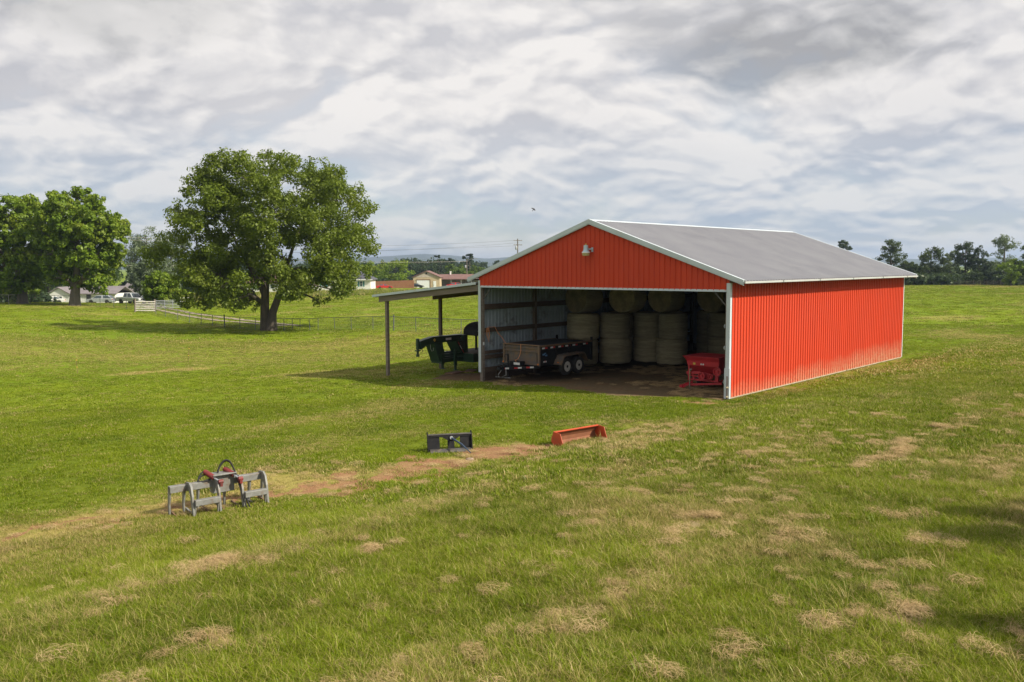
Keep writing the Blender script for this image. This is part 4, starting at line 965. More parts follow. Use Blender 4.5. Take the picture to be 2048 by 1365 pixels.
mb = MB(); mb.lathe([(.085, .80 + dz), (.085, 1.30 + dz), (.03, 1.31 + dz)], (0, .26, 0), 'z', 16); mb.lathe([(.055, .47 + dz), (.06, .82 + dz)], (0, .26, 0), 'z', 14); mb.lathe([(.085, .44 + dz), (.085, .56 + dz)], (0, .26, 0), 'z', 14); mb.box(-.10, .10, .15, .37, .70 + dz, .76 + dz); mk('coupler', mb, M['green_paint'], t, smooth=True)
mb = MB(); mb.prism(gp([(1.05, 1.03), (1.62, 1.03), (1.80, .12), (1.42, .12)]), 'x', -.32, .32); mk('front_riser', mb, M['green_paint'], t)
mb = MB(); mb.prism(gp([(2.50, 1.06), (3.28, 1.06), (3.30, .30), (2.98, .30)]), 'x', -.36, .36); mb.prism(gp([(3.02, 1.335), (3.30, 1.335), (3.34, .30), (3.20, .30)]), 'x', -.38, .38); mk('rear_riser', mb, M['green_paint'], t)
for sx_ in (.362,):
    a, b2 = Vector((sx_, 2.58, 1.00 + dz)), Vector((sx_, 2.98, .42 + dz)); d = (b2 - a).normalized(); L_ = (b2 - a).length / 3
    for k in range(3):
        mb = MB(); mb.bar(a + d * (L_ * k) + Vector((.003, 0, 0)), a + d * (L_ * (k + .96)) + Vector((.003, 0, 0)), .006, .075, (1, 0, 0)); mb.xform(lambda p: p + Vector((0, .05, .02))); mk('reflector', mb, M['tape_red'] if k != 1 else M['tape_white'], t)
mb = MB(); mb.box(.171, .176, 1.98, 2.36, 1.13 + dz, 1.24 + dz); mk('decal', mb, M['tape_white'], t)
for y in (1.22, 3.10):
    mb = MB(); mb.prism([(y - .09, 1.19 + dz), (y, 1.28 + dz), (y + .09, 1.19 + dz), (y, 1.10 + dz)], 'x', .171, .176); mk('decal', mb, M['yellow'], t)
mb = MB()
for x in (-.37, .30):
    mb.box(x, x + .07, 1.55, 3.0, .36 + dz, .49 + dz); mb.box(x, x + .07, 1.55, 3.0, .06 + dz, .25 + dz)
mb.box(-.37, .37, 1.50, 1.58, .02 + dz, .49 + dz); mb.box(-1.06, 1.06, 3.0, 3.1, .0 + dz, .42 + dz)
mb.box(.98, 1.06, 3.1, 9.6, .0 + dz, .42 + dz); mb.box(-1.06, -.98, 3.1, 9.6, .0 + dz, .42 + dz)
for y in np.arange(3.4, 9.5, 1.0): mb.box(-.98, .98, y, y + .08, .1 + dz, .36 + dz)
mk('deck_frame', mb, M['green_paint'], t)
mb = MB()
for k in range(11): mb.box(-.96 + k * .176, -.96 + k * .176 + .168, 3.11, 9.6, .40 + dz, .455 + dz)
mk('deck', mb, M['deck_wood'], t)
for x in (.45, -.45):
    mb = MB(); mb.box(x - .06, x + .06, 2.28, 2.42, -.12 + dz, .62 + dz); mb.box(x - .045, x + .045, 2.305, 2.395, dz - .36 + .02, dz - .12); mb.box(x - .1, x + .1, 2.25, 2.45, -.42 + dz + .05, -.34 + dz + .0); mb.tube([(x, 2.35, .62 + dz), (x, 2.35, .68 + dz)], .05)
    mk('jack', mb, M['green_paint'], t)
mb = MB(); mb.tube([(.15, .95, 1.0 + dz), (.20, .92, .78 + dz), (.20, 1.0, .66 + dz), (.18, 1.12, .68 + dz), (.16, 1.16, .95 + dz)], .014, 6); mk('safety_chain', mb, M['steel'], t)
mb = MB(); mb.tube([(.10, .38, .86 + dz), (.16, .46, .72 + dz), (.10, .44, .64 + dz)], .014, 6); mk('light_cable', mb, M['rubber'], t)
mb = MB(); mb.bar((1.066, 3.35, .34 + dz), (1.066, 3.75, .34 + dz), .006, .06); mk('reflector', mb, M['tape_red'], t)
for y in (7.0, 7.95):
    for s in (-1, 1): wheel(t, s * .80, y, .39, .39, .22, s, M['rim_white'])
# boards under its jack
for i, (du, dv) in enumerate(((0, 0), (.15, .9))):
    t2 = MB(); t2.box(-.24, .24, -.55 + .1 * i, .55, 0, .05)
    o = mk('plank', t2, pm('plank_wood', (.22, .13, .075), (.16, .095, .055), 3, .9), bevel=.006)
    p = B(-16.05 + du * .8, 2.3 + dv * 1.1); o.location = (p[0], p[1], tz(p[0], p[1]) + .015); o.rotation_euler = (0, 0, -YAW + .2 + i * .4)
    tag(o, ['brown board lying under the foot of the green trailer jack', 'second brown board lying behind the green trailer jack'][i], 'board')
# black round nosed implement standing on the trailer deck
t = placed('loader_hood', -16.3, 3.75, .455)
tag(t, 'black round nosed hood with pale stripes standing on the green trailer deck', 'implement')
prof = [(0, 1.08), (1.5, 1.08)] + [(1.5 - 1.5 * (1 - math.cos(a)) * 1.0, 1.08 + .62 * math.sin(a)) for a in ()]
nose = [(-.05, .80), (1.6, .90), (1.6, 1.45)] + [(.9 - .95 * math.sin(a), 1.0 + .43 * math.cos(a) + .02) for a in np.linspace(0, 1.55, 9)]
mb = MB(); mb.prism(nose, 'x', -.5, .5); mk('shell', mb, M['black_paint'], t, bevel=.02)
mb = MB()
for (za, zb) in ((.805, .89), (1.045, 1.12)): mb.bar((.505, -.03, za), (.505, 1.58, zb), .008, .035)
mk('stripe', mb, M['tape_white'], t)
mb = MB(); mb.box(.503, .510, .55, 1.0, 1.15, 1.23); mk('decal', mb, M['amber'], t)
for x in (-.40, .34):
    for y in (.70, 1.45):
        mb = MB(); mb.box(x, x + .07, y, y + .10, 0, .87); mk('leg', mb, M['black_paint'], t)

# ------------------------------------------------------------------ red hopper machine
t = placed('seed_drill', -2.62, 1.62, 0.0)
tag(t, 'red hopper seeder with belt pulleys parked inside the right corner of the barn', 'farm machine')
mb = MB(); xs = 1.40
def ring(x0, x1, y0, y1, z): return [(x0, y0, z), (x1, y0, z), (x1, y1, z), (x0, y1, z)]
levels = [ring(-.12, xs + .02, -.12, 1.35, 1.27), ring(-.02, xs - .02, -.02, 1.25, 1.10), ring(.02, xs - .05, 0, 1.25, .92), ring(.10, xs - .14, .26, 1.0, .62)]
vs = sum(levels, []); fs = []
for i in range(3):
    for k in range(4): fs.append((4 * i + k, 4 * i + (k + 1) % 4, 4 * i + 4 + (k + 1) % 4, 4 * i + 4 + k))
fs.append((12, 13, 14, 15)); mb.add(vs, fs)
inner = [tuple((p[0] * .985 + .01, p[1] * .98 + .01, p[2] - (0.0 if i == 0 else -.01))) for i, lv in enumerate(levels[:1]) for p in lv]
mk('hopper', mb, M['implement_red'], t, fixn=True)
mb = MB(); mb.prism([(-.12, 1.262), (-.12, 1.285), (xs - .15, 1.285), (xs + .0, 1.275), (xs + .05, 1.20), (xs + .03, 1.19), (xs - .03, 1.255)], 'y', -.14, -.115); mb.box(-.13, xs, -.14, 1.36, 1.272, 1.286); mk('lid', mb, M['implement_red'], t)
mb = MB(); mb.bar((.08, .02, .40), (.08, .02, 1.0), .06, .06); mb.bar((xs - .08, .02, .38), (xs - .08, .02, .95), .05, .05)
mb.box(.02, 1.38, .02, .12, .33, .40); mb.box(.02, .10, .05, 1.2, .33, .40); mb.box(1.30, 1.38, .05, 1.2, .33, .40)
mb.bar((.0, -.02, .62), (.62, -.02, .66), .05, .11); mb.bar((.05, -.02, .54), (.58, -.02, .50), .04, .05); mb.bar((.25, 0, .58), (.32, 0, .36), .05, .07); mb.box(1.22, 1.36, -.04, .06, .36, .60); mb.bar((.80, 0, .62), (.98, 0, .36), .04, .08); mb.bar((.8, 0, .40), (1.1, 0, .40), .04, .06)
mb.box(.8, 1.0, -.02, .03, .45, .66)
mk('frame', mb, M['implement_red'], t, bevel=.006)
for (x, z, r) in ((.70, .55, .145), (1.10, .555, .085), (1.36, .76, .165)):
    mb = MB(); mb.lathe([(r * .2, -.14), (r * .35, -.14), (r * .4, -.10), (r * .78, -.10), (r * .82, -.145), (r, -.145), (r, -.06), (r * .2, -.06)], (x, 0, z), 'y', 24); mk('pulley', mb, M['implement_red'], t, smooth=True)
mb = MB(); mb.bar((.72, -.105, .70), (1.10, -.105, .64), .05, .012); mb.bar((.72, -.105, .405), (1.10, -.105, .47), .05, .012); mb.bar((1.16, -.105, .62), (1.26, -.105, .66), .05, .012); mk('belt_guard', mb, M['implement_red'], t)
mb = MB(); mb.bar((.12, -.02, .16), (1.45, .1, .30), .08, .08); mb.bar((.2, .1, .28), (-.08, -.22, .13), .07, .07); mb.bar((.15, -.1, .2), (-.05, -.25, .05), .05, .05); mb.box(-.16, -.05, -.30, -.18, .06, .16); mk('drawbar', mb, M['implement_red'], t)
mb = MB(); mb.tube([(.18, -.10, .0), (.18, -.10, .78)], .022, 8); mb.lathe([(.06, 0), (.06, .015)], (.18, -.10, 0), 'z', 10); mb.tube([(.18, -.10, .76), (.30, -.13, .80)], .012); mk('jack', mb, M['chrome'], t)
for s, x in ((-1, -.05), (1, 1.52)): wheel(t, x + (.25 if s < 0 else .0), .8, .33, .33, .16, s, M['implement_red'], 6)
mb = MB()
for x in (.62, .71): mb.lathe([(.032, -.022), (.032, -.028)], (x, 0, .985), 'y', 12)
mk('decal', mb, M['tape_white'], t)
mb = MB(); mb.box(.27, .37, -.026, -.02, .955, 1.03); mk('decal', mb, M['yellow'], t)

# ------------------------------------------------------------------ electric fence and corner posts
def fence_post(px, py, h, label, rusty=False, lean=0.0, p=None):
    g = gnd(px, py) if p is None else p
    t = empty('fence_post', g, .4); t.rotation_euler = (lean, lean * .7, .4); tag(t, label, 'fence post', 'loose fence posts in the pasture')
    mb = MB()
    if rusty: mb.box(-.026, .026, -.004, .004, -.1, h); mb.box(-.004, .004, .004, .03, -.1, h)
    else: mb.tube([(0, 0, -.1), (0, 0, h)], .012, 6)
    mk('shaft', mb, M['rust'] if not rusty else pm('dark_rust', (.035, .024, .018), (.06, .036, .024), 9, .8), t)
    for z in ([h * .3, h * .62] if rusty else [h * .45, h * .92]):
        mb = MB(); mb.box(-.035, .035, -.035, .02, z - .025, z + .025); mb.tube([(0, -.03, z), (0, -.085, z)], .014); mk('insulator', mb, M['yellow'] if not rusty else pm('insulator_cream', (.62, .54, .36), (.5, .42, .28), 8, .5), t)
p = B(.02, -.16); fence_post(0, 0, 1.05, 'rusty steel post with cream insulators against the near barn corner', True, 0, np.array([p[0], p[1], tz(p[0], p[1]) - .2]))
fence_post(735, 690, 1.0, 'thin fence stake standing left of the lean-to post'); fence_post(376, 725, 1.0, 'thin leaning fence stake in the field below the big tree', False, .14); fence_post(155, 748, .85, 'thin pale fence stake farthest out in the left field', False, -.04)

# ------------------------------------------------------------------ grapple
gl = gnd(357, 1045); gr = gnd(548, 1010)
dx, dy = gr[0] - gl[0], gr[1] - gl[1]; LG = math.hypot(dx, dy); ga = math.atan2(dy, dx); slope = math.atan2(gr[2] - gl[2], LG)
t = empty('grapple_rake', (gl[0], gl[1], gl[2] - .07), ga); t.rotation_euler = (0, -slope, ga)
tag(t, 'grey steel root grapple with two red cylinders resting on the clay edge', 'grapple')
S_ = LG / 2.0                                                      # built about two metres wide, y away from the camera
GH = .66
def q(x, y, z): return (x * LG, y, z)
mb = MB(); mb.box(.0, .43 * LG, .42, .55, GH - .13, GH); mb.box(.66 * LG, LG, .42, .55, GH - .13, GH); mb.box(.0, LG, .52, .60, .0, .07); mk('frame_beam', mb, M['grapple_grey'], t, bevel=.008)
mb = MB(); mb.prism([(.43 * LG, GH - .26), (.66 * LG, GH - .26), (.66 * LG, GH + .10), (.43 * LG, GH + .10)], 'y', .40, .57); mb.box(.42 * LG, .67 * LG, .30, .58, GH + .10, GH + .125); mk('centre_box', mb, M['grapple_grey'], t, bevel=.006)
for x in (.0, .145, .29, .57, .84, .985):
    mb = MB(); mb.prism([(.44, GH - .02), (.56, GH - .02), (.60, .30), (.60, .04), (.53, .0), (.52, .28), (.48, GH - .25)], 'x', x * LG, x * LG + .028); mk('rib_plate', mb, M['grapple_grey'], t)
for x in (.18, .455, .70, .965):
    pl = [(.52, GH + .03), (.32, GH + .05), (.22, GH - .02), (.16, GH - .2), (.13, .25), (.11, .04), (.09, -.02), (.14, .02), (.22, .22), (.27, GH - .22), (.36, GH - .10), (.52, GH - .12)]
    mb = MB(); mb.prism(pl, 'x', x * LG - .018, x * LG + .018); mk('claw', mb, M['grapple_grey'], t)
for xa, xb in ((.19, .445), (.71, .955)):
    mb = MB(); mb.box(xa * LG, xb * LG, .07, .19, .29, .40); mk('cross_bar', mb, M['grapple_grey'], t, bevel=.008)
    for xx in (xa, xb - .02):
        mb = MB(); mb.prism([(.10, .29), (.22, .29), (.16, .06)], 'x', xx * LG + .0, xx * LG + .025); mk('gusset', mb, M['grapple_grey'], t)
for x in (.445, .655):
    mb = MB(); mb.tube([(x * LG - .13, .52, GH + .17), (x * LG - .02, .34, GH + .07)], .052, 14); mb.tube([(x * LG - .14, .535, GH + .18), (x * LG - .11, .49, GH + .155)], .042, 14); cy = mk('cylinder', mb, M['cyl_red'], t, smooth=True)
    mb = MB(); mb.tube([(x * LG - .02, .34, GH + .07), (x * LG + .06, .22, GH + .0)], .022, 10); mk('rod', mb, M['chrome'], cy, smooth=True)
    mb = MB(); mb.tube([(x * LG + .02, .22, GH + .0), (x * LG + .11, .22, GH + .0)], .042, 12); mb.box(x * LG + .04, x * LG + .09, .17, .27, GH - .09, GH + .01); mk('pin_block', mb, M['cyl_red'], cy, smooth=True)
def hose(pts, r=.015):
    pts = [Vector(p) for p in pts]; sm = []
    for i in range(len(pts) - 1):
        p0, p1, p2, p3 = pts[max(0, i - 1)], pts[i], pts[i + 1], pts[min(len(pts) - 1, i + 2)]
        for k in range(8):
            s = k / 8; sm.append(.5 * ((2 * p1) + (p2 - p0) * s + (2 * p0 - 5 * p1 + 4 * p2 - p3) * s * s + (3 * p1 - p0 - 3 * p2 + p3) * s ** 3))
    sm.append(pts[-1]); mb = MB(); mb.tube(sm, r, 8); return mb
hz = [hose([(.49 * LG, .45, GH + .12), (.52 * LG, .45, GH + .27), (.57 * LG, .42, GH + .37), (.62 * LG, .40, GH + .33), (.66 * LG, .36, GH + .14), (.675 * LG, .28, GH - .05), (.69 * LG, .15, .35), (.715 * LG, .02, .06)]),
      hose([(.50 * LG, .47, GH + .12), (.53 * LG, .48, GH + .25), (.58 * LG, .46, GH + .34), (.63 * LG, .44, GH + .30), (.67 * LG, .38, GH + .10), (.69 * LG, .28, GH - .1), (.72 * LG, .14, .33), (.745 * LG, .0, .06)]),
      hose([(.40 * LG, .50, GH + .17), (.36 * LG, .52, GH + .18), (.31 * LG, .50, GH + .10), (.30 * LG, .46, GH + .01), (.36 * LG, .42, GH + .02), (.42 * LG, .40, GH + .06)]),
      hose([(.40 * LG, .48, GH + .13), (.34 * LG, .52, GH + .10), (.29 * LG, .48, GH + .02), (.33 * LG, .43, GH - .0), (.41 * LG, .40, GH + .03)])]
for h_ in hz: mk('hose', h_, M['rubber'], t, smooth=True)
for x in (.04, .20, .36, .52, .68, .84, .98):
    mb = MB(); mb.prism([(.70, .14), (.70, .04), (.05, .0), (-.06, .02), (-.10, .10), (-.04, .08), (.05, .07)], 'x', x * LG - .016, x * LG + .016); mk('tine', mb, M['rust'] if x not in (.20, .84) else M['grapple_grey'], t)

# ------------------------------------------------------------------ hay spear plate
pl_ = gnd(856, 906); pr = gnd(945, 901); dx, dy = pr[0] - pl_[0], pr[1] - pl_[1]; LP = math.hypot(dx, dy); pa = math.atan2(dy, dx)
t = empty('spear_plate', (pl_[0], pl_[1], pl_[2] + .01), pa); t.rotation_euler = (-.20, -math.atan2(pr[2] - pl_[2], LP), pa)
tag(t, 'black quick attach plate leaning back with a blue hay spear', 'hay spear')
H_ = .44
mb = MB(); mb.box(.02, LP * .27, .02, .04, .03, H_); mb.box(LP * .73, LP - .02, .02, .04, .03, H_); mb.box(LP * .45, LP * .60, .015, .045, .03, H_); mb.box(.02, LP - .02, .0, .06, H_ - .07, H_ + .0); mb.box(.02, LP - .02, .0, .05, .0, .07); mk('plate', mb, M['black_paint'], t, bevel=.004)
mb = MB(); mb.prism([(-.02, H_ - .02), (.12, H_), (.12, H_ + .02), (-.02, H_ + .005)], 'x', .02, LP - .02); mk('top_lip', mb, M['worn_steel'], t)
mb = MB(); mb.prism([(-.13, -.03), (-.09, .03), (.0, .07), (.0, .0)], 'x', .05, LP - .05); mk('bottom_lip', mb, M['worn_steel'], t)
for x in (.0, LP - .02):
    mb = MB(); mb.prism([(-.06, -.03), (.10, -.03), (.10, H_ + .06), (.04, H_ + .08), (-.03, H_ - .03)], 'x', x, x + .02); mk('side_plate', mb, M['black_paint'], t)
for s in (-1, 1):
    mb = MB(); mb.bar((LP * (.525 + s * .03), .01, H_ - .15), (LP * (.525 + s * .19), .02, H_ - .04), .05, .06); mk('brace', mb, M['black_paint'], t)
mb = MB(); mb.lathe([(.045, -.05), (.05, .0)], (LP * .535, 0, H_ - .10), 'y', 12); mk('spear_socket', mb, M['galv'], t)
mb = MB(); mb.tube([(LP * .535, -.02, H_ - .10), (LP * .70, -.40, .16), (LP * .84, -.72, -.06)], [.026, .025, .012], 10); mk('spear', mb, M['spear_blue'], t, smooth=True)
sr = gnd(942, 921); rg = np.random.default_rng(5); mb = MB()
import bmesh
def rock(name, p, rx, ry, rz, mat, seed):
    bm = bmesh.new(); bmesh.ops.create_icosphere(bm, subdivisions=3, radius=1.0)
    for v_ in bm.verts:
        d = 1 + .5 * (float(fbm(np.array([v_.co.x * 1.7 + seed]), np.array([v_.co.y * 1.7 + v_.co.z * 1.3]), seed, 3)[0]) - .5); v_.co = Vector((v_.co.x * rx * d, v_.co.y * ry * d, v_.co.z * rz * d))
    me_ = bpy.data.meshes.new(name); bm.to_mesh(me_); bm.free(); me_.materials.append(mat); o = link(name, me_); o.location = p; return o
o = rock('stone', (sr[0] - .03, sr[1], sr[2] + .02), .10, .07, .045, M['stone'], 3); tag(o, 'pale flat stone under the tip of the blue hay spear', 'stone')

# ------------------------------------------------------------------ orange bucket
bl_ = gnd(1129, 897); LB = 1.55; ba = R(36); br = bl_ + np.array([math.cos(ba) * LB, math.sin(ba) * LB, 0])
t = empty('loader_bucket', (bl_[0], bl_[1], bl_[2] - .03), ba); t.rotation_euler = (.06, -math.atan2(tz(br[0], br[1]) - tz(bl_[0], bl_[1]), LB), ba)
t.scale = (1, 1, .88); tag(t, 'orange tractor loader bucket lying in the grass near the barn', 'bucket')
ep = [(.03, .02), (.46, .0), (.56, .09), (.56, .22), (.47, .42), (.20, .42)]
for x in (0, LB - .015):
    mb = MB(); mb.prism(ep, 'x', x, x + .015); mk('end_plate', mb, M['orange_paint'], t, bevel=.003)
inr = [(-.02, .032), (.455, .015), (.545, .095), (.545, .215), (.46, .405)]; out_ = [(-.02, .016), (.46, .001), (.562, .085), (.562, .222), (.475, .412)]
mb = MB(); mb.prism(inr + out_[::-1], 'x', .016, LB - .016); mk('shell', mb, M['worn_inside'], t)
mb = MB(); mb.prism([(.42, .395), (.49, .395), (.49, .425), (.42, .425)], 'x', -.004, LB + .004); mk('top_rim', mb, M['orange_paint'], t, bevel=.004)
mb = MB(); mb.box(.016, LB - .016, -.12, -.02, .014, .03); mk('cutting_edge', mb, M['rust'], t)

# ------------------------------------------------------------------ bird in flight
p = at(1067.5, 419, 60)
bm = bmesh.new(); bmesh.ops.create_uvsphere(bm, u_segments=12, v_segments=10, radius=1.0)
for v_ in bm.verts:
    x, y, z = v_.co; w = (1 - .55 * abs(x) ** 2); v_.co = Vector((x * .095, y * .032 * w, z * .032 * w))
def wing(sg):
    rowa = [(-.03, .02 * sg, .01), (.035, .02 * sg, .01)]; rowb = [(-.05, .10 * sg, .045), (.03, .10 * sg, .05)]; tip = (-.07, .19 * sg, .07)
    vs = [bm.verts.new(c_) for c_ in rowa + rowb + [tip]]; vb = [bm.verts.new((c_[0], c_[1], c_[2] - .008)) for c_ in rowa + rowb + [tip]]
    for L_, fl in ((vs, 1), (vb, -1)):
        for f in ((0, 1, 3, 2), (2, 3, 4)):
            bm.faces.new([L_[i] for i in (f if fl > 0 else f[::-1])])
    for a, b2 in ((0, 2), (2, 4), (4, 3), (3, 1), (1, 0)): bm.faces.new((vs[a], vs[b2], vb[b2], vb[a]))
wing(1); wing(-1)
tl = [bm.verts.new(c_) for c_ in ((-.08, .012, .004), (-.08, -.012, .004), (-.16, -.03, .0), (-.16, .03, .0), (-.08, .012, -.004), (-.08, -.012, -.004), (-.16, -.03, -.006), (-.16, .03, -.006))]
for f in ((0, 1, 2, 3), (7, 6, 5, 4), (0, 4, 5, 1), (1, 5, 6, 2), (2, 6, 7, 3), (3, 7, 4, 0)): bm.faces.new([tl[i] for i in f])
bk = [bm.verts.new(c_) for c_ in ((.088, .008, .006), (.088, -.008, .006), (.088, 0, -.008), (.12, 0, -.002))]
for f in ((0, 1, 2), (0, 3, 1), (1, 3, 2), (2, 3, 0)): bm.faces.new([bk[i] for i in f])
me_ = bpy.data.meshes.new('bird'); bmesh.ops.recalc_face_normals(bm, faces=bm.faces); bm.to_mesh(me_); bm.free(); me_.materials.append(M['bird_black'])
o = link('bird', me_); o.location = p; o.rotation_euler = (R(55), R(-48), R(20)); tag(o, 'small black bird in flight above the left barn roof', 'bird')
# ------------------------------------------------------------------ trees
def leaf_mesh(name, clumps, n, size, mat, rg, flat=.75, sub=9, subr=.42, up=.35):
    """clumps: rows of x y z r; many small leaf faces gathered in sub clumps spread through each clump"""
    cl = np.array(clumps, float); subs = []; wts = []; ids = []
    for i, (x, y, z, r) in enumerate(cl):
        k = max(3, int(sub * rg.uniform(.7, 1.3))); d = rg.normal(size=(k, 3)); d /= np.linalg.norm(d, axis=1)[:, None]
        rr = r * rg.uniform(.35, .95, (k, 1)); p = np.c_[x, y, z] + d * rr * np.array([1, 1, flat])
        sr = r * subr * rg.uniform(.6, 1.25, k); subs.append(np.c_[p, sr]); wts.append(sr ** 2); ids.append(np.full(k, i))
    subs = np.concatenate(subs); w = np.concatenate(wts); w /= w.sum(); ids = np.concatenate(ids)
    pick = rg.choice(len(subs), n, p=w); d = rg.normal(size=(n, 3)); d /= np.linalg.norm(d, axis=1)[:, None]
    rad = rg.uniform(.15, 1.0, n) ** .5; p = subs[pick, :3] + d * (subs[pick, 3] * rad)[:, None] * np.array([1, 1, .8])
    nr_ = d * 1.0 + rg.normal(size=(n, 3)) * .6 + np.array([0, 0, up]); nr_ /= np.linalg.norm(nr_, axis=1)[:, None]
    a = np.cross(nr_, rg.normal(size=(n, 3))); a /= np.linalg.norm(a, axis=1)[:, None]; b_ = np.cross(nr_, a)
    s = size * rg.uniform(.6, 1.3, n)[:, None]
    tip, base = p + a * s, p - a * s * .8; l, r_ = p + b_ * s * .52 + nr_ * s * .18, p - b_ * s * .52 + nr_ * s * .18
    V_ = np.stack([base, l, tip, r_], 1).reshape(-1, 3)
    me_ = bpy.data.meshes.new(name); me_.vertices.add(4 * n); me_.vertices.foreach_set('co', V_.astype(np.float32).ravel())
    me_.loops.add(4 * n); me_.loops.foreach_set('vertex_index', np.arange(4 * n, dtype=np.int32)); me_.polygons.add(n)
    me_.polygons.foreach_set('loop_start', np.arange(0, 4 * n, 4, dtype=np.int32))
    try: me_.polygons.foreach_set('loop_total', np.full(n, 4, np.int32))
    except Exception: pass
    me_.update(calc_edges=True)
    ct = rg.uniform(0, 1, len(subs)); ck = rg.uniform(0, 1, len(cl))
    t_ = me_.attributes.new('tint', 'FLOAT', 'FACE'); t_.data.foreach_set('value', np.clip(.55 * ct[pick] + .45 * rg.uniform(0, 1, n), 0, 1).astype(np.float32))
    t_ = me_.attributes.new('clump', 'FLOAT', 'FACE'); t_.data.foreach_set('value', (.6 * ck[ids[pick]] + .4 * ct[pick]).astype(np.float32))
    me_.materials.append(mat); return me_
def trunk_mb(stems, clumps, rg, limb_r=.16, every=1):
    """stems: list of (points, radii); a limb runs from the nearest stem to each clump"""
    mb = MB(); nodes = []
    for pts, rad in stems:
        mb.tube(pts, rad, 10)
        for i in range(len(pts) - 1):
            for t_ in np.linspace(0, 1, 5): nodes.append((Vector(pts[i]).lerp(Vector(pts[i + 1]), t_), rad[i] + (rad[i + 1] - rad[i]) * t_))
    zmin = min(c_[0].z for c_ in nodes); hi = [c_ for c_ in nodes if c_[0].z > zmin + 1.2]
    for i, (x, y, z, r) in enumerate(clumps):
        if i % every: continue
        c_ = Vector((x, y, z)); best = min(hi, key=lambda q_: (q_[0] - c_).length + (3.0 if q_[0].z > z + .5 else 0) - .25 * q_[0].z * 0)
        a, ra = best; mid = a.lerp(c_, .5) + Vector((rg.normal(0, .3), rg.normal(0, .3), .12 * (c_ - a).length)); r0 = min(limb_r, ra * .7)
        end = a.lerp(c_, 1.0); mb.tube([a, a.lerp(mid, .55), mid, mid.lerp(end, .6), end], [r0, r0 * .8, r0 * .58, r0 * .36, r0 * .12], 6)
        for k in range(3):
            d = Vector(rg.normal(size=3)).normalized() * r * .75; st = mid.lerp(end, rg.uniform(.2, .9)); mb.tube([st, st.lerp(end + d, .6) + Vector((0, 0, .1)), end + d], [r0 * .3, r0 * .2, r0 * .06], 5)
    return mb
def tree(name, p, stems, clumps, n, size, lm, bm_, label, seed, cat='tree', group=None, limb_r=.16, every=1, **kw):
    rg = np.random.default_rng(seed); t = empty(name, p); tag(t, label, cat, group)
    link('crown', leaf_mesh('crown', clumps, n, size, lm, rg, **kw), t)
    mk('trunk', trunk_mb(stems, clumps, rg, limb_r, every), bm_, t, smooth=True, fixn=False); return t

# the big twin stemmed tree by the fence
rg = np.random.default_rng(11); pb = gnd(540, 662); YB = float(pb[1]); k1 = YB / F / 3.592                # metres per measured unit
raw = [(620, 130, 110), (810, 130, 100), (1010, 115, 110), (1200, 160, 120), (1360, 220, 110), (480, 220, 110), (420, 330, 115), (600, 280, 120), (760, 290, 125), (930, 290, 130), (1130, 330, 120), (1290, 330, 115), (1440, 330, 105),
       (1540, 430, 90), (235, 460, 62), (360, 480, 90), (480, 460, 115), (640, 450, 120), (850, 460, 130), (1020, 480, 130), (1200, 500, 130), (1380, 520, 130), (1540, 620, 110), (1600, 700, 75), (300, 620, 110), (440, 640, 105), (200, 740, 105),
       (330, 800, 125), (560, 640, 90), (700, 640, 110), (1080, 640, 95), (1450, 720, 125), (1280, 700, 120), (250, 900, 105), (400, 930, 125), (550, 850, 125), (700, 850, 125), (1100, 880, 120), (1260, 860, 130), (1400, 860, 120), (1500, 890, 85),
       (340, 1070, 85), (440, 1105, 65), (620, 1050, 85), (740, 1085, 65), (1150, 1020, 85), (1250, 1080, 65), (1380, 970, 75), (560, 980, 90), (1010, 960, 80), (240, 1120, 45), (780, 740, 110), (900, 760, 95), (640, 740, 100), (980, 700, 100), (1180, 610, 115), (500, 560, 90), (740, 560, 110), (930, 560, 105), (1300, 610, 105), (1010, 400, 115), (700, 370, 115),
       (540, 400, 95), (1250, 420, 110), (1380, 630, 100), (820, 930, 85), (690, 980, 85), (460, 790, 105), (1190, 960, 85), (1060, 650, 90), (700, 180, 85), (1110, 220, 85), (910, 190, 80), (350, 980, 100), (480, 1020, 90), (1080, 1000, 75), (1320, 1010, 75), (1460, 980, 60), (980, 1050, 55), (700, 1130, 48), (560, 1120, 52), (830, 1010, 50)]
cx0, cy0 = 870, 1300; cl = []; Rz = 9.0
for i, (x, y, r) in enumerate(raw):
    dx_ = (x - cx0) * k1; dz_ = (cy0 - y) * k1; rr = r * k1 * 1.12; hw = math.sqrt(max(.1, 1 - (dx_ / 11.5) ** 2 - ((dz_ - 8.5) / 10.5) ** 2)) * 8.0
    cl.append((dx_, rg.uniform(-1, 1) * hw, dz_, rr))
    if rr > 1.0:
        cl.append((dx_ + rg.normal(0, .5), rg.uniform(-1, 1) * hw, dz_ + rg.normal(0, .4), rr * .95))
        if i % 2: cl.append((dx_ * .85 + rg.normal(0, .8), rg.uniform(-1, 1) * hw, dz_ + rg.normal(0, .6), rr * .9))
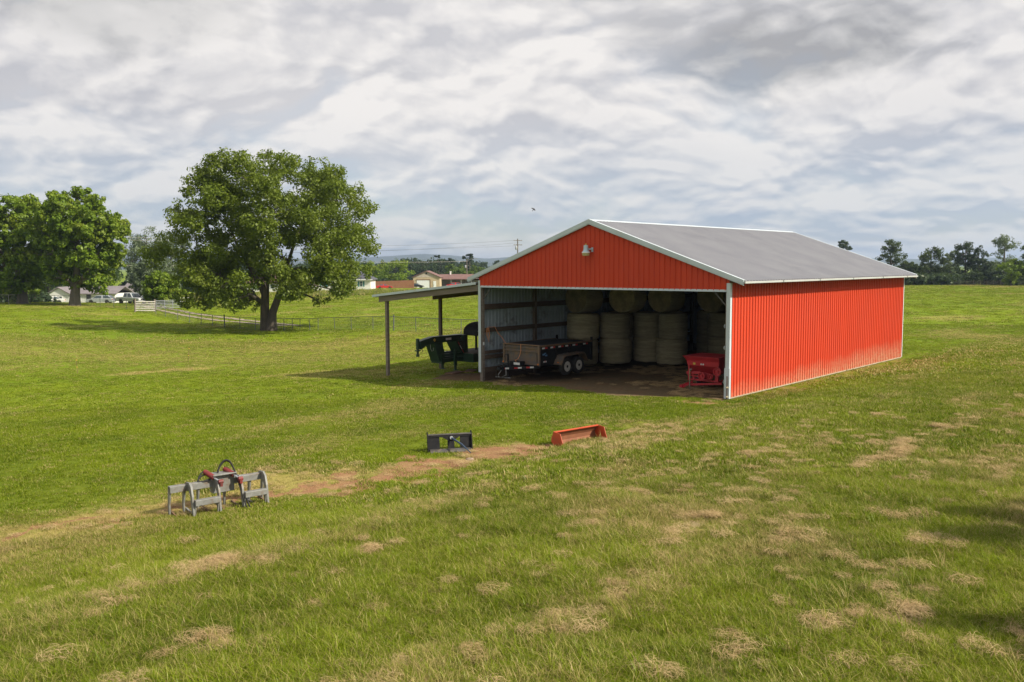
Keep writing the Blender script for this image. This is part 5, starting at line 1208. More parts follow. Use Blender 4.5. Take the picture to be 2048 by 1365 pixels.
stem = [([(-.35, 0, -.4), (-.42, .0, .5), (-.45, 0, 2.2), (-.35, .1, 4.5), (-.1, .3, 7.0), (.2, .2, 10.0), (.4, 0, 13)], [.70, .52, .42, .36, .27, .16, .07]),
        ([(.10, -.1, -.4), (.14, -.1, .5), (.34, -.1, 1.8), (1.15, -.2, 3.8), (1.7, -.4, 5.6), (2.6, -.5, 8.2), (3.6, -.3, 11)], [.74, .56, .38, .30, .22, .14, .06]),
        ([(-.4, .1, 3.4), (-1.6, .6, 5.6), (-3.0, .8, 8.0), (-4.0, .6, 10.5)], [.30, .24, .16, .07]), ([(1.2, -.2, 3.9), (3.6, .6, 5.6), (6.0, .6, 7.2)], [.26, .18, .08]), ([(-.45, 0, 2.6), (-3.0, -.6, 4.6), (-6.2, -.8, 6.2)], [.24, .17, .07])]
tree('big_tree', tuple(pb), stem, cl, 105000, .155, M['leaf_big'], M['bark'], 'large spreading twin trunked tree alone beside the pasture fence', 21, sub=16, subr=.40, every=2)

def round_crown(rg, w, h, d, z0, n, r, top=.5, low=.25):
    out = []
    while len(out) < n:
        q_ = rg.uniform(-1, 1, 3); rad = np.linalg.norm(q_)
        if rad > 1 or rad < .35: continue
        zz = z0 + (q_[2] + 1) / 2 * h; f = 1 - low * max(0, -q_[2]); out.append((q_[0] * w / 2 * f, q_[1] * d / 2 * f, zz, r * rg.uniform(.75, 1.25)))
    return out
# two maples on the left
for (px, py, xl, xr, yt, yb, lab, sd) in ((150, 612, 62, 270, 366, 593, 'full round maple with pale stubby trunk right of its neighbour on the left', 31), (45, 608, -95, 150, 376, 604, 'wide dark trunked maple at the left edge of the picture', 32)):
    pb = gnd(px, py); Y = float(pb[1]); kk = Y / F; rg = np.random.default_rng(sd)
    w = (xr - xl) * kk; h = (yb - yt) * kk; z0 = (py - yb) * kk; off = ((xr + xl) / 2 - px) * kk
    cl = [(x + off, y, z, r) for x, y, z, r in round_crown(rg, w * .86, h * .88, w * .8, z0 + h * .06, 130, w * .10, low=.10)]
    st = [([(0, 0, -.5), (0, 0, .4), (.1, 0, 1.8), (off * .3, .2, 4.0), (off * .6, 0, 8), (off * .8, .1, h * .75)], [1.05, .80, .66, .50, .34, .1]), ([(.1, 0, 2.6), (2.0, .4, 5.0), (3.4, .2, 9.0)], [.38, .28, .1]), ([(0, 0, 2.6), (-2.0, -.5, 5.4), (-3.2, -.2, 9.4)], [.38, .28, .1])]
    tree('maple_tree', tuple(pb), st, cl, 52000, .26, M['leaf_maple'], M['bark_pale'], lab, sd, sub=13, subr=.31)

def mid_tree(px, py, Y, wpx, toppx, lm, label, sd, n=5200, name='tree', group=None, low=.25, base=.12, nc=30, size=None, bark='bark', ragged=False, cat='tree'):
    """px py foot on the picture, Y distance, width in measured pixels, top row"""
    x = float(at(px, py, Y)[0]); z = tz(x, Y); kk = Y / F; rg = np.random.default_rng(sd)
    H = float(at(px, toppx, Y)[2]) - z; w = wpx * kk; h = H * (1 - base)
    if ragged:                                                     # open crown of separate leafy boughs on long limbs
        cl = []
        for i in range(int(nc * 2.2)):
            t_ = rg.uniform(0, 1) ** 1.15; a = rg.uniform(0, 6.283); rr = w / 2 * (.35 + .65 * math.sin(math.pi * min(1, .25 + .7 * t_))) * rg.uniform(.2, 1); cl.append((rr * math.cos(a), rr * math.sin(a), H * base + h * (.05 + .90 * t_), w * .125 * rg.uniform(.7, 1.3)))
    else: cl = round_crown(rg, w * .84, h * .9, w * .8, H * base + h * .05, nc, w * .13, low=low)
    r0 = max(.12, H * .024); lean = rg.normal(0, .03) * H
    st = [([(0, 0, -.4), (lean * .2, 0, H * .2), (lean * .6, .1, H * .5), (lean, 0, H * .85)], [r0 * 1.3, r0, r0 * .7, r0 * .2])]
    return tree(name, (x, Y, z), st, cl, n, size or max(.22, Y / 900.0 * .9), lm, M[bark], label, sd, cat, group, limb_r=r0 * .35, every=2, sub=9, subr=.46)
GL, GM, GR = 'trees behind the pasture gate', 'trees behind the far houses', 'tree row beyond the right field'
# behind the gate, left
for a in ((312, 604, 165, 80, 500, 'leaf_grey', 'pale grey green tree filling the gap just left of the big tree', 49, .05), (318, 604, 140, 70, 540, 'leaf_maple', 'low rounded tree beside the gate, in front of the pale ones', 50, .05), (300, 600, 215, 110, 452, 'leaf_grey', 'tall pale grey green tree left of the big tree, behind the wires', 41, .1), (345, 600, 225, 90, 455, 'leaf_grey', 'silvery tall tree showing at the big tree left edge', 42, .1), (290, 600, 195, 70, 520, 'leaf_grey', 'grey green poplar low behind the pickup truck', 43, .08),
          (330, 612, 150, 85, 548, 'leaf_maple', 'low bushy tree over the white gate', 44, .1), (395, 600, 200, 90, 505, 'leaf_far', 'dark green tree hidden behind the left side of the big tree', 45, .1),
          (-20, 600, 175, 110, 430, 'leaf_dark', 'dark tree behind the leftmost maple', 46, .05), (100, 598, 235, 120, 470, 'leaf_far', 'tree rising behind the white ranch house roof', 47, .05), (205, 600, 240, 90, 480, 'leaf_far', 'tree behind the right end of the ranch house', 48, .05)):
    mid_tree(a[0], a[1], a[2], a[3], a[4], M[a[5]], a[6], a[7], 13000, 'tree', GL, base=.02, nc=64)
# shrubs below the maples at the left edge
for i, (px, Y, w, top, lab) in enumerate(((-5, 150, 34, 576, 'dark shrub at the far left beneath the maple'), (35, 158, 26, 570, 'yellow green sapling beside the far left fence post'), (70, 162, 26, 574, 'pale thin stemmed sapling left of the maple trunks'), (420, 205, 60, 560, 'rounded bush behind the track, seen below the big tree'), (500, 205, 50, 565, 'bush left of the big tree trunk on the far pasture edge'))):
    mid_tree(px, 606, Y, w, top, M['leaf_maple' if i in (1, 2) else 'leaf_far'], lab, 60 + i, 1800, 'shrub', None, base=.02, nc=14, cat='shrub')
# middle background, left to right
mids = [(560, 330, 90, 520, 'leaf_far', 'dark round tree behind the trunk of the big tree'), (640, 335, 80, 512, 'leaf_far', 'broad tree behind the right side of the big tree'), (705, 330, 70, 515, 'leaf_far', 'leafy tree just right of the big tree edge, over the dark hip roof'), (745, 310, 60, 520, 'leaf_maple', 'light topped tree directly behind the dark hip roof'),
        (790, 300, 84, 516, 'leaf_maple', 'large dense tree left of the garage gable'), (845, 420, 70, 512, 'leaf_dark', 'dark pointed tree behind the garage roof ridge'), (880, 430, 60, 517, 'leaf_dark', 'narrow dark tree right of the garage ridge'), (905, 360, 46, 527, 'leaf_bright', 'bright yellow green bush tree above the garage right eave'),
        (955, 365, 50, 530, 'leaf_bright', 'yellow green round tree right of the light pole'), (925, 350, 44, 531, 'leaf_bright', 'light green tree behind the low brown roof'), (990, 360, 50, 532, 'leaf_bright', 'yellowish tree close to the barn rake, above the long roof'), (1000, 470, 60, 516, 'leaf_dark', 'dark tree touching the barn rake against the mountains'), (815, 470, 66, 516, 'leaf_dark', 'dark tree top between the dense tree and the garage'),
        (770, 470, 60, 521, 'leaf_dark', 'dark distant tree under the mountain, over the red car'), (1040, 480, 70, 520, 'leaf_dark', 'farthest dark tree half hidden by the barn gable')]
for i, (px, Y, w, top, lm, lab) in enumerate(mids): mid_tree(px, 574, Y, w, top, M[lm], lab, 80 + i, 3600, 'tree', GM, base=.04, nc=26)
# the tall umbrella pine and a small one
for (px, Y, w, top, lab, sd) in ((939, 420, 27, 506, 'umbrella topped pine standing above the tree line by the light pole', 101), (876, 460, 14, 509, 'thin small topped pine over the garage', 102), (897, 450, 22, 515, 'flat topped pine between the garage and the umbrella pine', 103)):
    x = float(at(px, 540, Y)[0]); z = tz(x, Y); kk = Y / F; H = float(at(px, top, Y)[2]) - z; w_ = w * kk; rg = np.random.default_rng(sd); cl = []
    for i in range(16):
        a = rg.uniform(0, 6.28); r = w_ / 2 * rg.uniform(.1, .85); cl.append((r * math.cos(a), r * math.sin(a), H * rg.uniform(.60, .97) - r * .25, w_ * .13))
    tree('pine_tree', (x, Y, z), [([(0, 0, -.3), (.1, 0, H * .5), (0, 0, H * .95)], [.35, .28, .08])], cl, 2600, .38, M['leaf_pine'], M['bark'], lab, sd, group='pines above the tree line', limb_r=.1, sub=7, subr=.5, flat=.4)
# right hand row
rights = [(1683, 345, 40, 478, 'leaf_dark', 'tree top peeking over the barn roof', True), (1752, 262, 50, 528, 'leaf_right', 'low tree at the end of the barn roof slope', False), (1783, 262, 62, 478, 'leaf_right', 'tall open crowned tree just right of the barn roof', True), (1806, 250, 50, 520, 'leaf_right', 'lower tree in front of the tall open one beside the barn', False), (1830, 245, 50, 528, 'leaf_dark', 'dark low tree at the barn corner trim', False),
          (1862, 235, 62, 496, 'leaf_right', 'round dark tree left of the pale airy one', True), (1900, 240, 46, 498, 'leaf_grey', 'pale airy tree in the middle of the right row', False), (1930, 230, 60, 484, 'leaf_dark', 'dark tree with pointed top in the right row', True), (1958, 228, 56, 490, 'leaf_dark', 'dense dark tree left of the tallest on the right', False), (2005, 240, 66, 468, 'leaf_grey', 'tallest tree on the right with open pale boughs', True),
          (1985, 215, 50, 535, 'leaf_dark', 'dark lower tree beneath the tallest pale tree', False), (2022, 200, 62, 515, 'leaf_maple', 'bright green bushy tree near the right edge', False), (2062, 200, 60, 488, 'leaf_right', 'tree cut by the right edge of the picture', True), (1880, 228, 50, 545, 'leaf_dark', 'low dark tree under the round one on the right', False), (1845, 222, 40, 548, 'leaf_dark', 'shadowy low tree next to the barn end', False), (1940, 215, 60, 548, 'leaf_dark', 'dark low tree in the centre of the right row', False)]
for i, (px, Y, w, top, lm, lab, rag) in enumerate(rights): mid_tree(px, 575, Y, w, top, M[lm], lab, 120 + i, 5200, 'tree', GR, base=.10 if rag else .03, nc=30, ragged=rag)
# far woods that read as one mass
def woods(name, spec, lm, label, sd, size):
    rg = np.random.default_rng(sd); cl = []
    for (px0, px1, Y0, Y1, t0, t1, n_) in spec:
        for i in range(n_):
            px = rg.uniform(px0, px1); Y = rg.uniform(Y0, Y1); x = (px - 1024) / F * Y; z = tz(x, Y); top = float(at(px, rg.uniform(t0, t1), Y)[2]); r = max(2.0, (top - z) * .40); cl.append((x, Y, max(z + r * .4, top - r * .75), r))
            cl.append((x + rg.normal(0, 2), Y - 2, z + r * .5, r))
    o = link(name, leaf_mesh(name, cl, sum(s[6] for s in spec) * 560, size, lm, rg, sub=7, subr=.5)); tag(o, label, None, None, 'stuff')
woods('far_woods', [(380, 800, 380, 460, 524, 534, 46), (780, 1120, 470, 560, 519, 527, 46), (300, 1130, 600, 720, 521, 526, 50)], M['leaf_dark'], 'dark woods behind the far houses', 201, .85)
woods('treeline', [(1640, 2110, 275, 310, 532, 552, 52), (1500, 2150, 420, 500, 524, 531, 26), (-150, 420, 280, 330, 525, 545, 44)], M['leaf_dark'], 'dark woods behind the right field and the left houses', 202, .7)
woods('undergrowth', [(1690, 2100, 208, 226, 560, 570, 34), (-80, 90, 155, 170, 590, 600, 14)], M['leaf_dark'], 'undergrowth below the tree rows', 203, .45)

# ------------------------------------------------------------------ houses
M['siding_white'] = pm('siding_white', (.74, .73, .70), (.66, .65, .62), .7, .7)
M['roof_dark'] = pm('roof_dark', (.085, .085, .11), (.065, .065, .085), .9, .85)
M['roof_brown'] = pm('roof_brown', (.19, .105, .09), (.15, .082, .07), .8, .85)
M['roof_grey'] = pm('roof_grey', (.21, .185, .19), (.17, .15, .155), .8, .85)
M['brick_tan'] = pm('brick_tan', (.50, .40, .26), (.42, .33, .21), 1.5, .9)
M['board_grey'] = pm('board_grey', (.50, .43, .36), (.40, .34, .28), 1.2, .9, stretch=(3, 1, .4))
M['shutter_teal'] = pm('shutter_teal', (.03, .17, .17), (.025, .14, .14), 3, .6)
M['cedar'] = pm('cedar', (.31, .135, .07), (.25, .105, .055), 1.5, .85, stretch=(4, 4, .5))
def house_root(name, px, Y, label, rot=0.0, cat='house'):
    x = (px - 1024) / F * Y; t = empty(name, (x, Y, tz(x, Y)), rot); tag(t, label, cat); return t
def window(t, x0, x1, z0, z1, y, frame='white_paint', shut=None):
    mb = MB(); w = .09
    mb.box(x0 - w, x1 + w, y - .05, y - .002, z1, z1 + w); mb.box(x0 - w, x1 + w, y - .06, y - .002, z0 - w, z0); mb.box(x0 - w, x0, y - .05, y - .002, z0, z1); mb.box(x1, x1 + w, y - .05, y - .002, z0, z1); mb.box(x0, x1, y - .04, y - .002, (z0 + z1) / 2 - .03, (z0 + z1) / 2 + .03)
    f = mk('window', mb, M[frame], t); mb = MB(); mb.box(x0, x1, y - .02, y - .004, z0, z1); mk('pane', mb, M['glass'], f)
    if shut:
        for a, b2 in ((x0 - .55, x0 - .12), (x1 + .12, x1 + .55)): mb = MB(); mb.box(a, b2, y - .05, y - .002, z0 - .05, z1 + .05); mk('shutter', mb, M[shut], t)
def gable_roof(t, x0, x1, y0, y1, z, rise, ov, mat, axis='x', th=.18):
    mb = MB()
    if axis == 'x':
        c_ = (y0 + y1) / 2; hw = (y1 - y0) / 2 + ov; ez = z - rise * ov / ((y1 - y0) / 2)
        mb.prism([(c_ - hw, ez), (c_, z + rise), (c_ + hw, ez), (c_ + hw, ez + th), (c_, z + rise + th), (c_ - hw, ez + th)], 'x', x0 - ov, x1 + ov)
    else:
        c_ = (x0 + x1) / 2; hw = (x1 - x0) / 2 + ov; ez = z - rise * ov / ((x1 - x0) / 2)
        mb.prism([(c_ - hw, ez), (c_, z + rise), (c_ + hw, ez), (c_ + hw, ez + th), (c_, z + rise + th), (c_ - hw, ez + th)], 'y', y0 - ov, y1 + ov)
    return mk('roof', mb, mat, t)
def walls(t, x0, x1, y0, y1, z, mat, gable=None, rise=0):
    mb = MB(); mb.box(x0, x1, y0, y1, -2.0, z); w = mk('wall', mb, mat, t)
    if gable == 'x':
        c_ = (y0 + y1) / 2
        for xx in (x0, x1 - .12): mb = MB(); mb.prism([(y0, z), (y1, z), (c_, z + rise - .02)], 'x', xx, xx + .12); mk('gable', mb, mat, t)
    elif gable == 'y':
        c_ = (x0 + x1) / 2
        for yy in (y0, y1 - .12): mb = MB(); mb.prism([(x0, z), (x1, z), (c_, z + rise - .02)], 'y', yy, yy + .12); mk('gable', mb, mat, t)
    return w
# long white ranch house behind the maples: 105..232 px
Y = 180; kk = Y / F; t = house_root('ranch_house', 168, Y, 'long low white ranch house with grey roof behind the maples'); hw = 63 * kk
walls(t, -hw + 2.2, hw, 0, 8, 2.0, M['siding_white']); gable_roof(t, -hw + 2.2, hw, 0, 8, 2.0, 1.3, .4, M['roof_grey'], 'x')
walls(t, -hw, -hw + 4.4, -1.6, 7, 2.0, M['siding_white'], 'y', 1.25); gable_roof(t, -hw, -hw + 4.4, -1.6, 7, 2.0, 1.25, .35, M['roof_grey'], 'y')
window(t, -hw + 1.3, -hw + 1.8, .6, 1.5, -1.6, shut=None); window(t, -hw + 2.3, -hw + 2.8, .6, 1.5, -1.6)
for x in (-1.5, 2.6, 4.8): window(t, x, x + .9, .7, 1.6, 0)
mb = MB(); mb.box(.6, 1.5, -.06, -.002, -.2, 1.85); d_ = mk('door', mb, M['wire'], t); mb = MB(); mb.lathe([(.03, -.10), (.03, -.06)], (1.4, 0, .8), 'y', 8); mk('handle', mb, M['chrome'], d_)
# roof of a second house behind the pickup
t = house_root('brown_roof_house', 282, 205, 'small house with low grey brown roof behind the pickup truck'); walls(t, -4, 4, 0, 7, 2.2, M['siding_white'], 'x', 1.6); gable_roof(t, -4, 4, 0, 7, 2.2, 1.6, .4, M['roof_grey'], 'x'); window(t, -2.0, -1.0, .8, 1.8, 0); window(t, 1.0, 2.0, .8, 1.8, 0)
# brick house seen through the big tree
t = house_root('brick_house', 560, 250, 'brown roofed house glimpsed behind the trunk of the big tree'); walls(t, -9, 9, 0, 9, 2.6, M['siding_white'], 'x', 2.2); gable_roof(t, -9, 9, 0, 9, 2.6, 2.2, .5, M['roof_brown'], 'x')
for x in (-7, -2.5, 2.0, 6.2): window(t, x, x + 1.1, .9, 2.0, 0)
# white house with dark hip roof, right end near px 742
Y = 245; kk = Y / F; t = house_root('hip_roof_house', 690, Y, 'white house with dark hip roof and teal shutters right of the big tree'); xa, xb = -11.0, 52 * kk
walls(t, xa, xb, 0, 9, 3.0, M['siding_white'])
mb = MB(); o_ = .6; ez = 2.95; mb.add([(xa - o_, -o_, ez), (xb + o_, -o_, ez), (xb + o_, 9 + o_, ez), (xa - o_, 9 + o_, ez), (xa + 4.2, 4.5, ez + 2.5), (xb - 4.2, 4.5, ez + 2.5), (xa - o_, -o_, ez - .2), (xb + o_, -o_, ez - .2), (xb + o_, 9 + o_, ez - .2), (xa - o_, 9 + o_, ez - .2)],
       [(0, 1, 5, 4), (1, 2, 5), (2, 3, 4, 5), (3, 0, 4), (0, 6, 7, 1), (1, 7, 8, 2), (2, 8, 9, 3), (3, 9, 6, 0), (6, 9, 8, 7)]); mk('roof', mb, M['roof_dark'], t)
mb = MB(); mb.box(xa - .65, xb + .65, -.66, -.60, ez - .22, ez + .02); mk('fascia', mb, M['white_paint'], t)
window(t, xb - 2.9, xb - 2.2, 1.0, 2.4, 0, shut='shutter_teal'); window(t, -1.2, -.3, 1.0, 2.4, 0, shut='shutter_teal'); window(t, -6.2, -5.2, 1.0, 2.4, 0, shut='shutter_teal')
mb = MB(); mb.box(-3.6, -2.6, -.06, -.002, .1, 2.2); mk('door', mb, M['roof_dark'], t)
# garage with gable: 827..880 px
Y = 280; kk = Y / F; t = house_root('garage', 853.5, Y, 'tan block garage with brown gable roof and wide white door', cat='garage'); hw = 26.5 * kk; H_ = 3.3
walls(t, -hw, hw, 0, 12, H_, M['brick_tan'])
mb = MB(); mb.prism([(-hw + .05, H_), (hw - .05, H_), (0, H_ + 1.75)], 'y', -.03, .12); mk('gable', mb, M['board_grey'], t)
gable_roof(t, -hw, hw, 0, 12, H_, 1.8, .35, M['roof_brown'], 'y', .22)
mb = MB(); mb.box(-19 * kk, 6.5 * kk, -.08, -.002, -.5, 2.35)
for z in (.3, .95, 1.6): mb.box(-19 * kk, 6.5 * kk, -.095, -.08, z, z + .03)
g = mk('garage_door', mb, M['white_paint'], t); mb = MB(); mb.box(-20 * kk, 8.2 * kk, -.14, -.002, 2.42, 2.62); mb.box(6.6 * kk, 8.2 * kk, -.12, -.002, -.5, 2.40); mk('door_track', mb, M['rust'], t)
mb = MB(); mb.box(14 * kk, 19.5 * kk, -.08, -.002, -.4, 2.1); d_ = mk('door', mb, M['white_paint'], t); mb = MB(); mb.lathe([(.05, -.15), (.05, -.08)], (15 * kk, 0, .9), 'y', 8); mk('handle', mb, M['chrome'], d_)
mb = MB(); mb.box(-.25, .25, -.09, -.035, H_ + .95, H_ + 1.45); mk('vent', mb, M['black_paint'], t)
# long low carport building: 880..960+
Y = 288; kk = Y / F; t = house_root('carport', 925, Y, 'long low carport with brown roof right of the garage', cat='carport'); xa, xb = -44 * kk, 60 * kk
mb = MB(); mb.box(xa, xb, 6.0, 6.2, -2, 2.9); mk('wall', mb, M['board_grey'], t)
mb = MB(); mb.prism([(-.8, 2.5), (3.2, 4.0), (7.0, 2.7), (7.0, 2.9), (3.2, 4.2), (-.8, 2.7)], 'x', xa - .4, xb + .4); rf = mk('roof', mb, M['roof_brown'], t)
mb = MB(); mb.tube([(-4.0, 3.0, 4.0), (-4.0, 3.0, 5.0)], .28, 10); mb.tube([(-4.0, 3.0, 5.0), (-4.0, 3.0, 5.15)], .36, 10); mk('chimney', mb, M['siding_white'], rf)
for x in np.linspace(xa + .2, xb - .3, 6): mb = MB(); mb.box(x, x + .18, -.2, -.02, -1.5, 2.66); mk('post', mb, M['white_paint'], t)
# cedar privacy fence between: 765..829
Y = 268; kk = Y / F; xa = (752 - 1024) * kk; xb = (829 - 1024) * kk; t = empty('privacy_fence', (xa, Y, tz((xa + xb) / 2, Y))); tag(t, 'reddish cedar privacy fence between the hip roofed house and the garage', 'fence')
mb = MB(); L_ = xb - xa
for i in range(int(L_ / .16)): mb.box(i * .16, i * .16 + .152, 0, .02, -.8, 2.05 + .35 * i * .16 / L_ + .02 * math.sin(i * 1.3))
mk('board_panel', mb, M['cedar'], t)
for x in np.linspace(.1, L_ - .1, 6): mb = MB(); mb.box(x - .06, x + .06, .022, .14, -.8, 2.2); mk('post', mb, M['cedar'], t)

# ------------------------------------------------------------------ vehicles
def car(name, px, Y, rot, label, paint, kind, cat='car', scale=1.0):
    x = (px - 1024) / F * Y; t = empty(name, (x, Y, tz(x, Y) + .02), rot); tag(t, label, cat)
    if kind == 'pickup': L_, W_, prof, cab, wb = 5.7, 1.95, [(0, .45), (.05, 1.02), (.9, 1.10), (1.75, 1.14), (5.6, 1.16), (5.7, .5)], [(1.62, 1.14), (2.25, 1.86), (3.75, 1.88), (3.95, 1.16)], (1.0, 4.45)
    elif kind == 'wagon': L_, W_, prof, cab, wb = 4.8, 1.85, [(0, .35), (.05, .75), (.6, .88), (1.2, .96), (4.65, 1.0), (4.8, .45)], [(1.05, .95), (1.85, 1.50), (3.95, 1.52), (4.6, 1.0)], (.9, 3.75)
    else: L_, W_, prof, cab, wb = 4.6, 1.78, [(0, .32), (.04, .62), (.5, .76), (1.25, .90), (3.9, .94), (4.5, .88), (4.6, .42)], [(1.15, .89), (2.0, 1.36), (3.1, 1.38), (3.95, .94)], (.85, 3.6)
    low = .30 if kind != 'pickup' else .48; R_ = .33 if kind != 'pickup' else .42
    pts = list(prof)
    bot = [(L_ - .08, low)]
    for wx in (wb[1], wb[0]):
        bot += [(wx + (R_ + .07) * math.cos(a), max(low, R_ + (R_ + .07) * math.sin(a))) for a in np.linspace(0, math.pi, 9)]
    bot += [(.08, low)]
    mb = MB(); mb.prism(pts + bot, 'y', -W_ / 2, W_ / 2); b = mk('body', mb, paint, t, bevel=.05)
    mb = MB(); h2 = W_ / 2 - .04; h3 = W_ / 2 - .2; vs = []
    for i, (a, z) in enumerate(cab): hh = h2 if i in (0, 3) else h3; vs += [(a, -hh, z), (a, hh, z)]
    mb.add(vs, [(2, 3, 5, 4), (0, 1, 3, 2), (4, 5, 7, 6), (0, 2, 4, 6), (1, 7, 5, 3)]); mk('cabin', mb, paint, t, bevel=.04)
    def lerp(a, b2, t_): return tuple(np.array(a) + (np.array(b2) - np.array(a)) * t_)
    def pane(q_, off, nm):
        c4 = [np.array(p_) for p_ in q_]; m_ = sum(c4) / 4; mb = MB(); vs = [tuple(m_ + (p_ - m_) * .84 + np.array(off) * .012) for p_ in c4] + [tuple(m_ + (p_ - m_) * .84 - np.array(off) * .02) for p_ in c4]
        mb.add(vs, [(0, 1, 2, 3), (7, 6, 5, 4), (0, 4, 5, 1), (1, 5, 6, 2), (2, 6, 7, 3), (3, 7, 4, 0)]); mk(nm, mb, M['glass'], t)
    pane([vs[0], vs[1], vs[3], vs[2]], (-.7, 0, .7), 'windshield'); pane([vs[6], vs[7], vs[5], vs[4]], (.8, 0, .6), 'rear_window')
    for s, o in ((-1, 0), (1, 1)):
        A_, B_, C_, D_ = vs[0 + o], vs[2 + o], vs[4 + o], vs[6 + o]; m1, m2 = lerp(B_, C_, .48), lerp(A_, D_, .52); m1b, m2b = lerp(B_, C_, .53), lerp(A_, D_, .56)
        pane([A_, B_, m1, m2], (0, s, .2), 'side_window'); pane([m2b, m1b, C_, D_], (0, s, .2), 'side_window')
    if kind == 'pickup':
        mb = MB(); mb.box(4.0, 5.55, -W_ / 2 + .12, W_ / 2 - .12, 1.02, 1.168); mk('bed', mb, M['black_paint'], t)
    for wx in wb:
        for s in (-1, 1):
            m2_ = MB(); m2_.lathe([(R_ * .62, -.11), (R_ * .95, -.11), (R_, -.07), (R_, .07), (R_ * .95, .11), (R_ * .62, .11)], (0, 0, 0), 'y', 22); w = mk('wheel', m2_, M['rubber'], t, smooth=True); w.location = (wx, s * (W_ / 2 - .10), R_)
            m2_ = MB(); m2_.lathe([(R_ * .62, s * .10), (R_ * .5, s * .07), (R_ * .15, s * .10)], (0, 0, 0), 'y', 16); mk('rim', m2_, M['steel'], w, smooth=True)
    for s in (-1, 1):
        mb = MB(); zf = prof[1][1] - .12; mb.box(-.02, .10, s * (W_ / 2 - .22) - .16, s * (W_ / 2 - .22) + .16, zf - .09, zf + .06); mk('headlight', mb, M['white_paint'], t)
        mb = MB(); mb.box(L_ - .08, L_ + .02, s * (W_ / 2 - .14) - .08, s * (W_ / 2 - .14) + .08, prof[-2][1] - .28, prof[-2][1] - .10); mk('tail_light', mb, M['tape_red'], t)
    mb = MB(); mb.box(-.06, .06, -W_ / 2 + .05, W_ / 2 - .05, low - .02, low + .14); mk('bumper', mb, M['steel'], t, bevel=.02)
    mb = MB(); mb.box(-.03, .06, -W_ / 2 + .45, W_ / 2 - .45, prof[1][1] - .26, prof[1][1] - .06); mk('grille', mb, M['black_paint'], t)
    return t
M['silver_paint'] = pm('silver_paint', (.55, .56, .56), (.50, .51, .51), 2, .3, .3)
M['grey_paint'] = pm('grey_paint', (.45, .47, .48), (.40, .42, .43), 2, .3, .3)
M['car_red'] = pm('car_red', (.50, .02, .025), (.45, .02, .02), 2, .25)
M['dark_paint'] = pm('dark_paint', (.03, .03, .035), (.04, .04, .045), 2, .3)
# local +x runs front to back
car('pickup_truck', 288, 148, R(180 - 28), 'silver pickup truck parked nose to the gate under the maple', M['silver_paint'], 'pickup', 'pickup truck')
car('parked_car', 176, 165, R(4), 'grey car parked in front of the white ranch house', M['grey_paint'], 'wagon')
car('parked_car', 786, 250, R(180 + 12), 'red sedan parked by the white hip roofed house', M['car_red'], 'sedan')
car('parked_car', 893, 284, R(10), 'red car parked under the long carport roof', M['car_red'], 'wagon')
car('parked_car', 848, 276, R(170), 'dark car by the garage door', M['dark_paint'], 'sedan')
car('parked_car', 332, 158, R(170), 'white car half hidden under the low tree behind the gate', M['siding_white'], 'wagon')
car('parked_car', 78, 172, R(20), 'pale car glimpsed between the two maple trunks', M['siding_white'], 'sedan')

# ------------------------------------------------------------------ fences and gate
def wire_fence(name, pts, label, h=1.22, rail=True, mesh=True, mat='fence_grey', heavy=()):
    """pts: ground points; one fence with its posts, top rail and woven wire"""
    t = empty(name, pts[0]); o = np.array(pts[0]); tag(t, label, 'fence'); P_ = [np.array(p_) - o for p_ in pts]
    for i, p_ in enumerate(P_):
        mb = MB(); le = RNG.normal(0, .05, 2); r = .055 if i in heavy else .03; hh = h * (1.12 if i in heavy else 1.0)
        mb.tube([(p_[0], p_[1], p_[2] - .3), (p_[0] + le[0], p_[1] + le[1], p_[2] + hh)], r, 6); mk('post', mb, M[mat], t)
    if rail:
        mb = MB(); mb.tube([(p_[0], p_[1], p_[2] + h - .02) for p_ in P_], .026, 6); mk('top_rail', mb, M[mat], t)
    if mesh:
        mb = MB()
        for z in np.arange(.08, h - .05, .14): mb.tube([(p_[0], p_[1], p_[2] + z) for p_ in P_], .0055, 3, False)
        for a, b2 in zip(P_[:-1], P_[1:]):
            k = max(2, int(np.linalg.norm(b2 - a) / .28))
            for j in range(k): q_ = a + (b2 - a) * j / k; mb.tube([(q_[0], q_[1], q_[2]), (q_[0], q_[1], q_[2] + h - .03)], .0045, 3, False)
        mk('wire_mesh', mb, M[mat], t)
    return t
fpx = [(272, 623), (312, 630), (331, 634), (355, 640), (379, 646), (402, 650), (425, 653), (450, 656), (480, 659), (510, 661), (568, 662), (585, 661), (600, 662), (620, 662), (636, 661), (670, 660), (703, 660), (746, 660), (787, 662), (832, 664), (878, 667), (922, 669), (965, 671)]
wire_fence('chain_link_fence', [gnd(a, b2) for a, b2 in fpx], 'grey chain link fence running across the pasture behind the big tree', heavy=(0, 7, 18))
fpl = [(-60, 612), (18, 611), (62, 610), (110, 612), (160, 613), (200, 615), (228, 617), (252, 620), (272, 623)]
wire_fence('wire_fence', [gnd(a, b2) for a, b2 in fpl], 'dark wire fence behind the maples up to the gate', h=1.5, mat='wire')
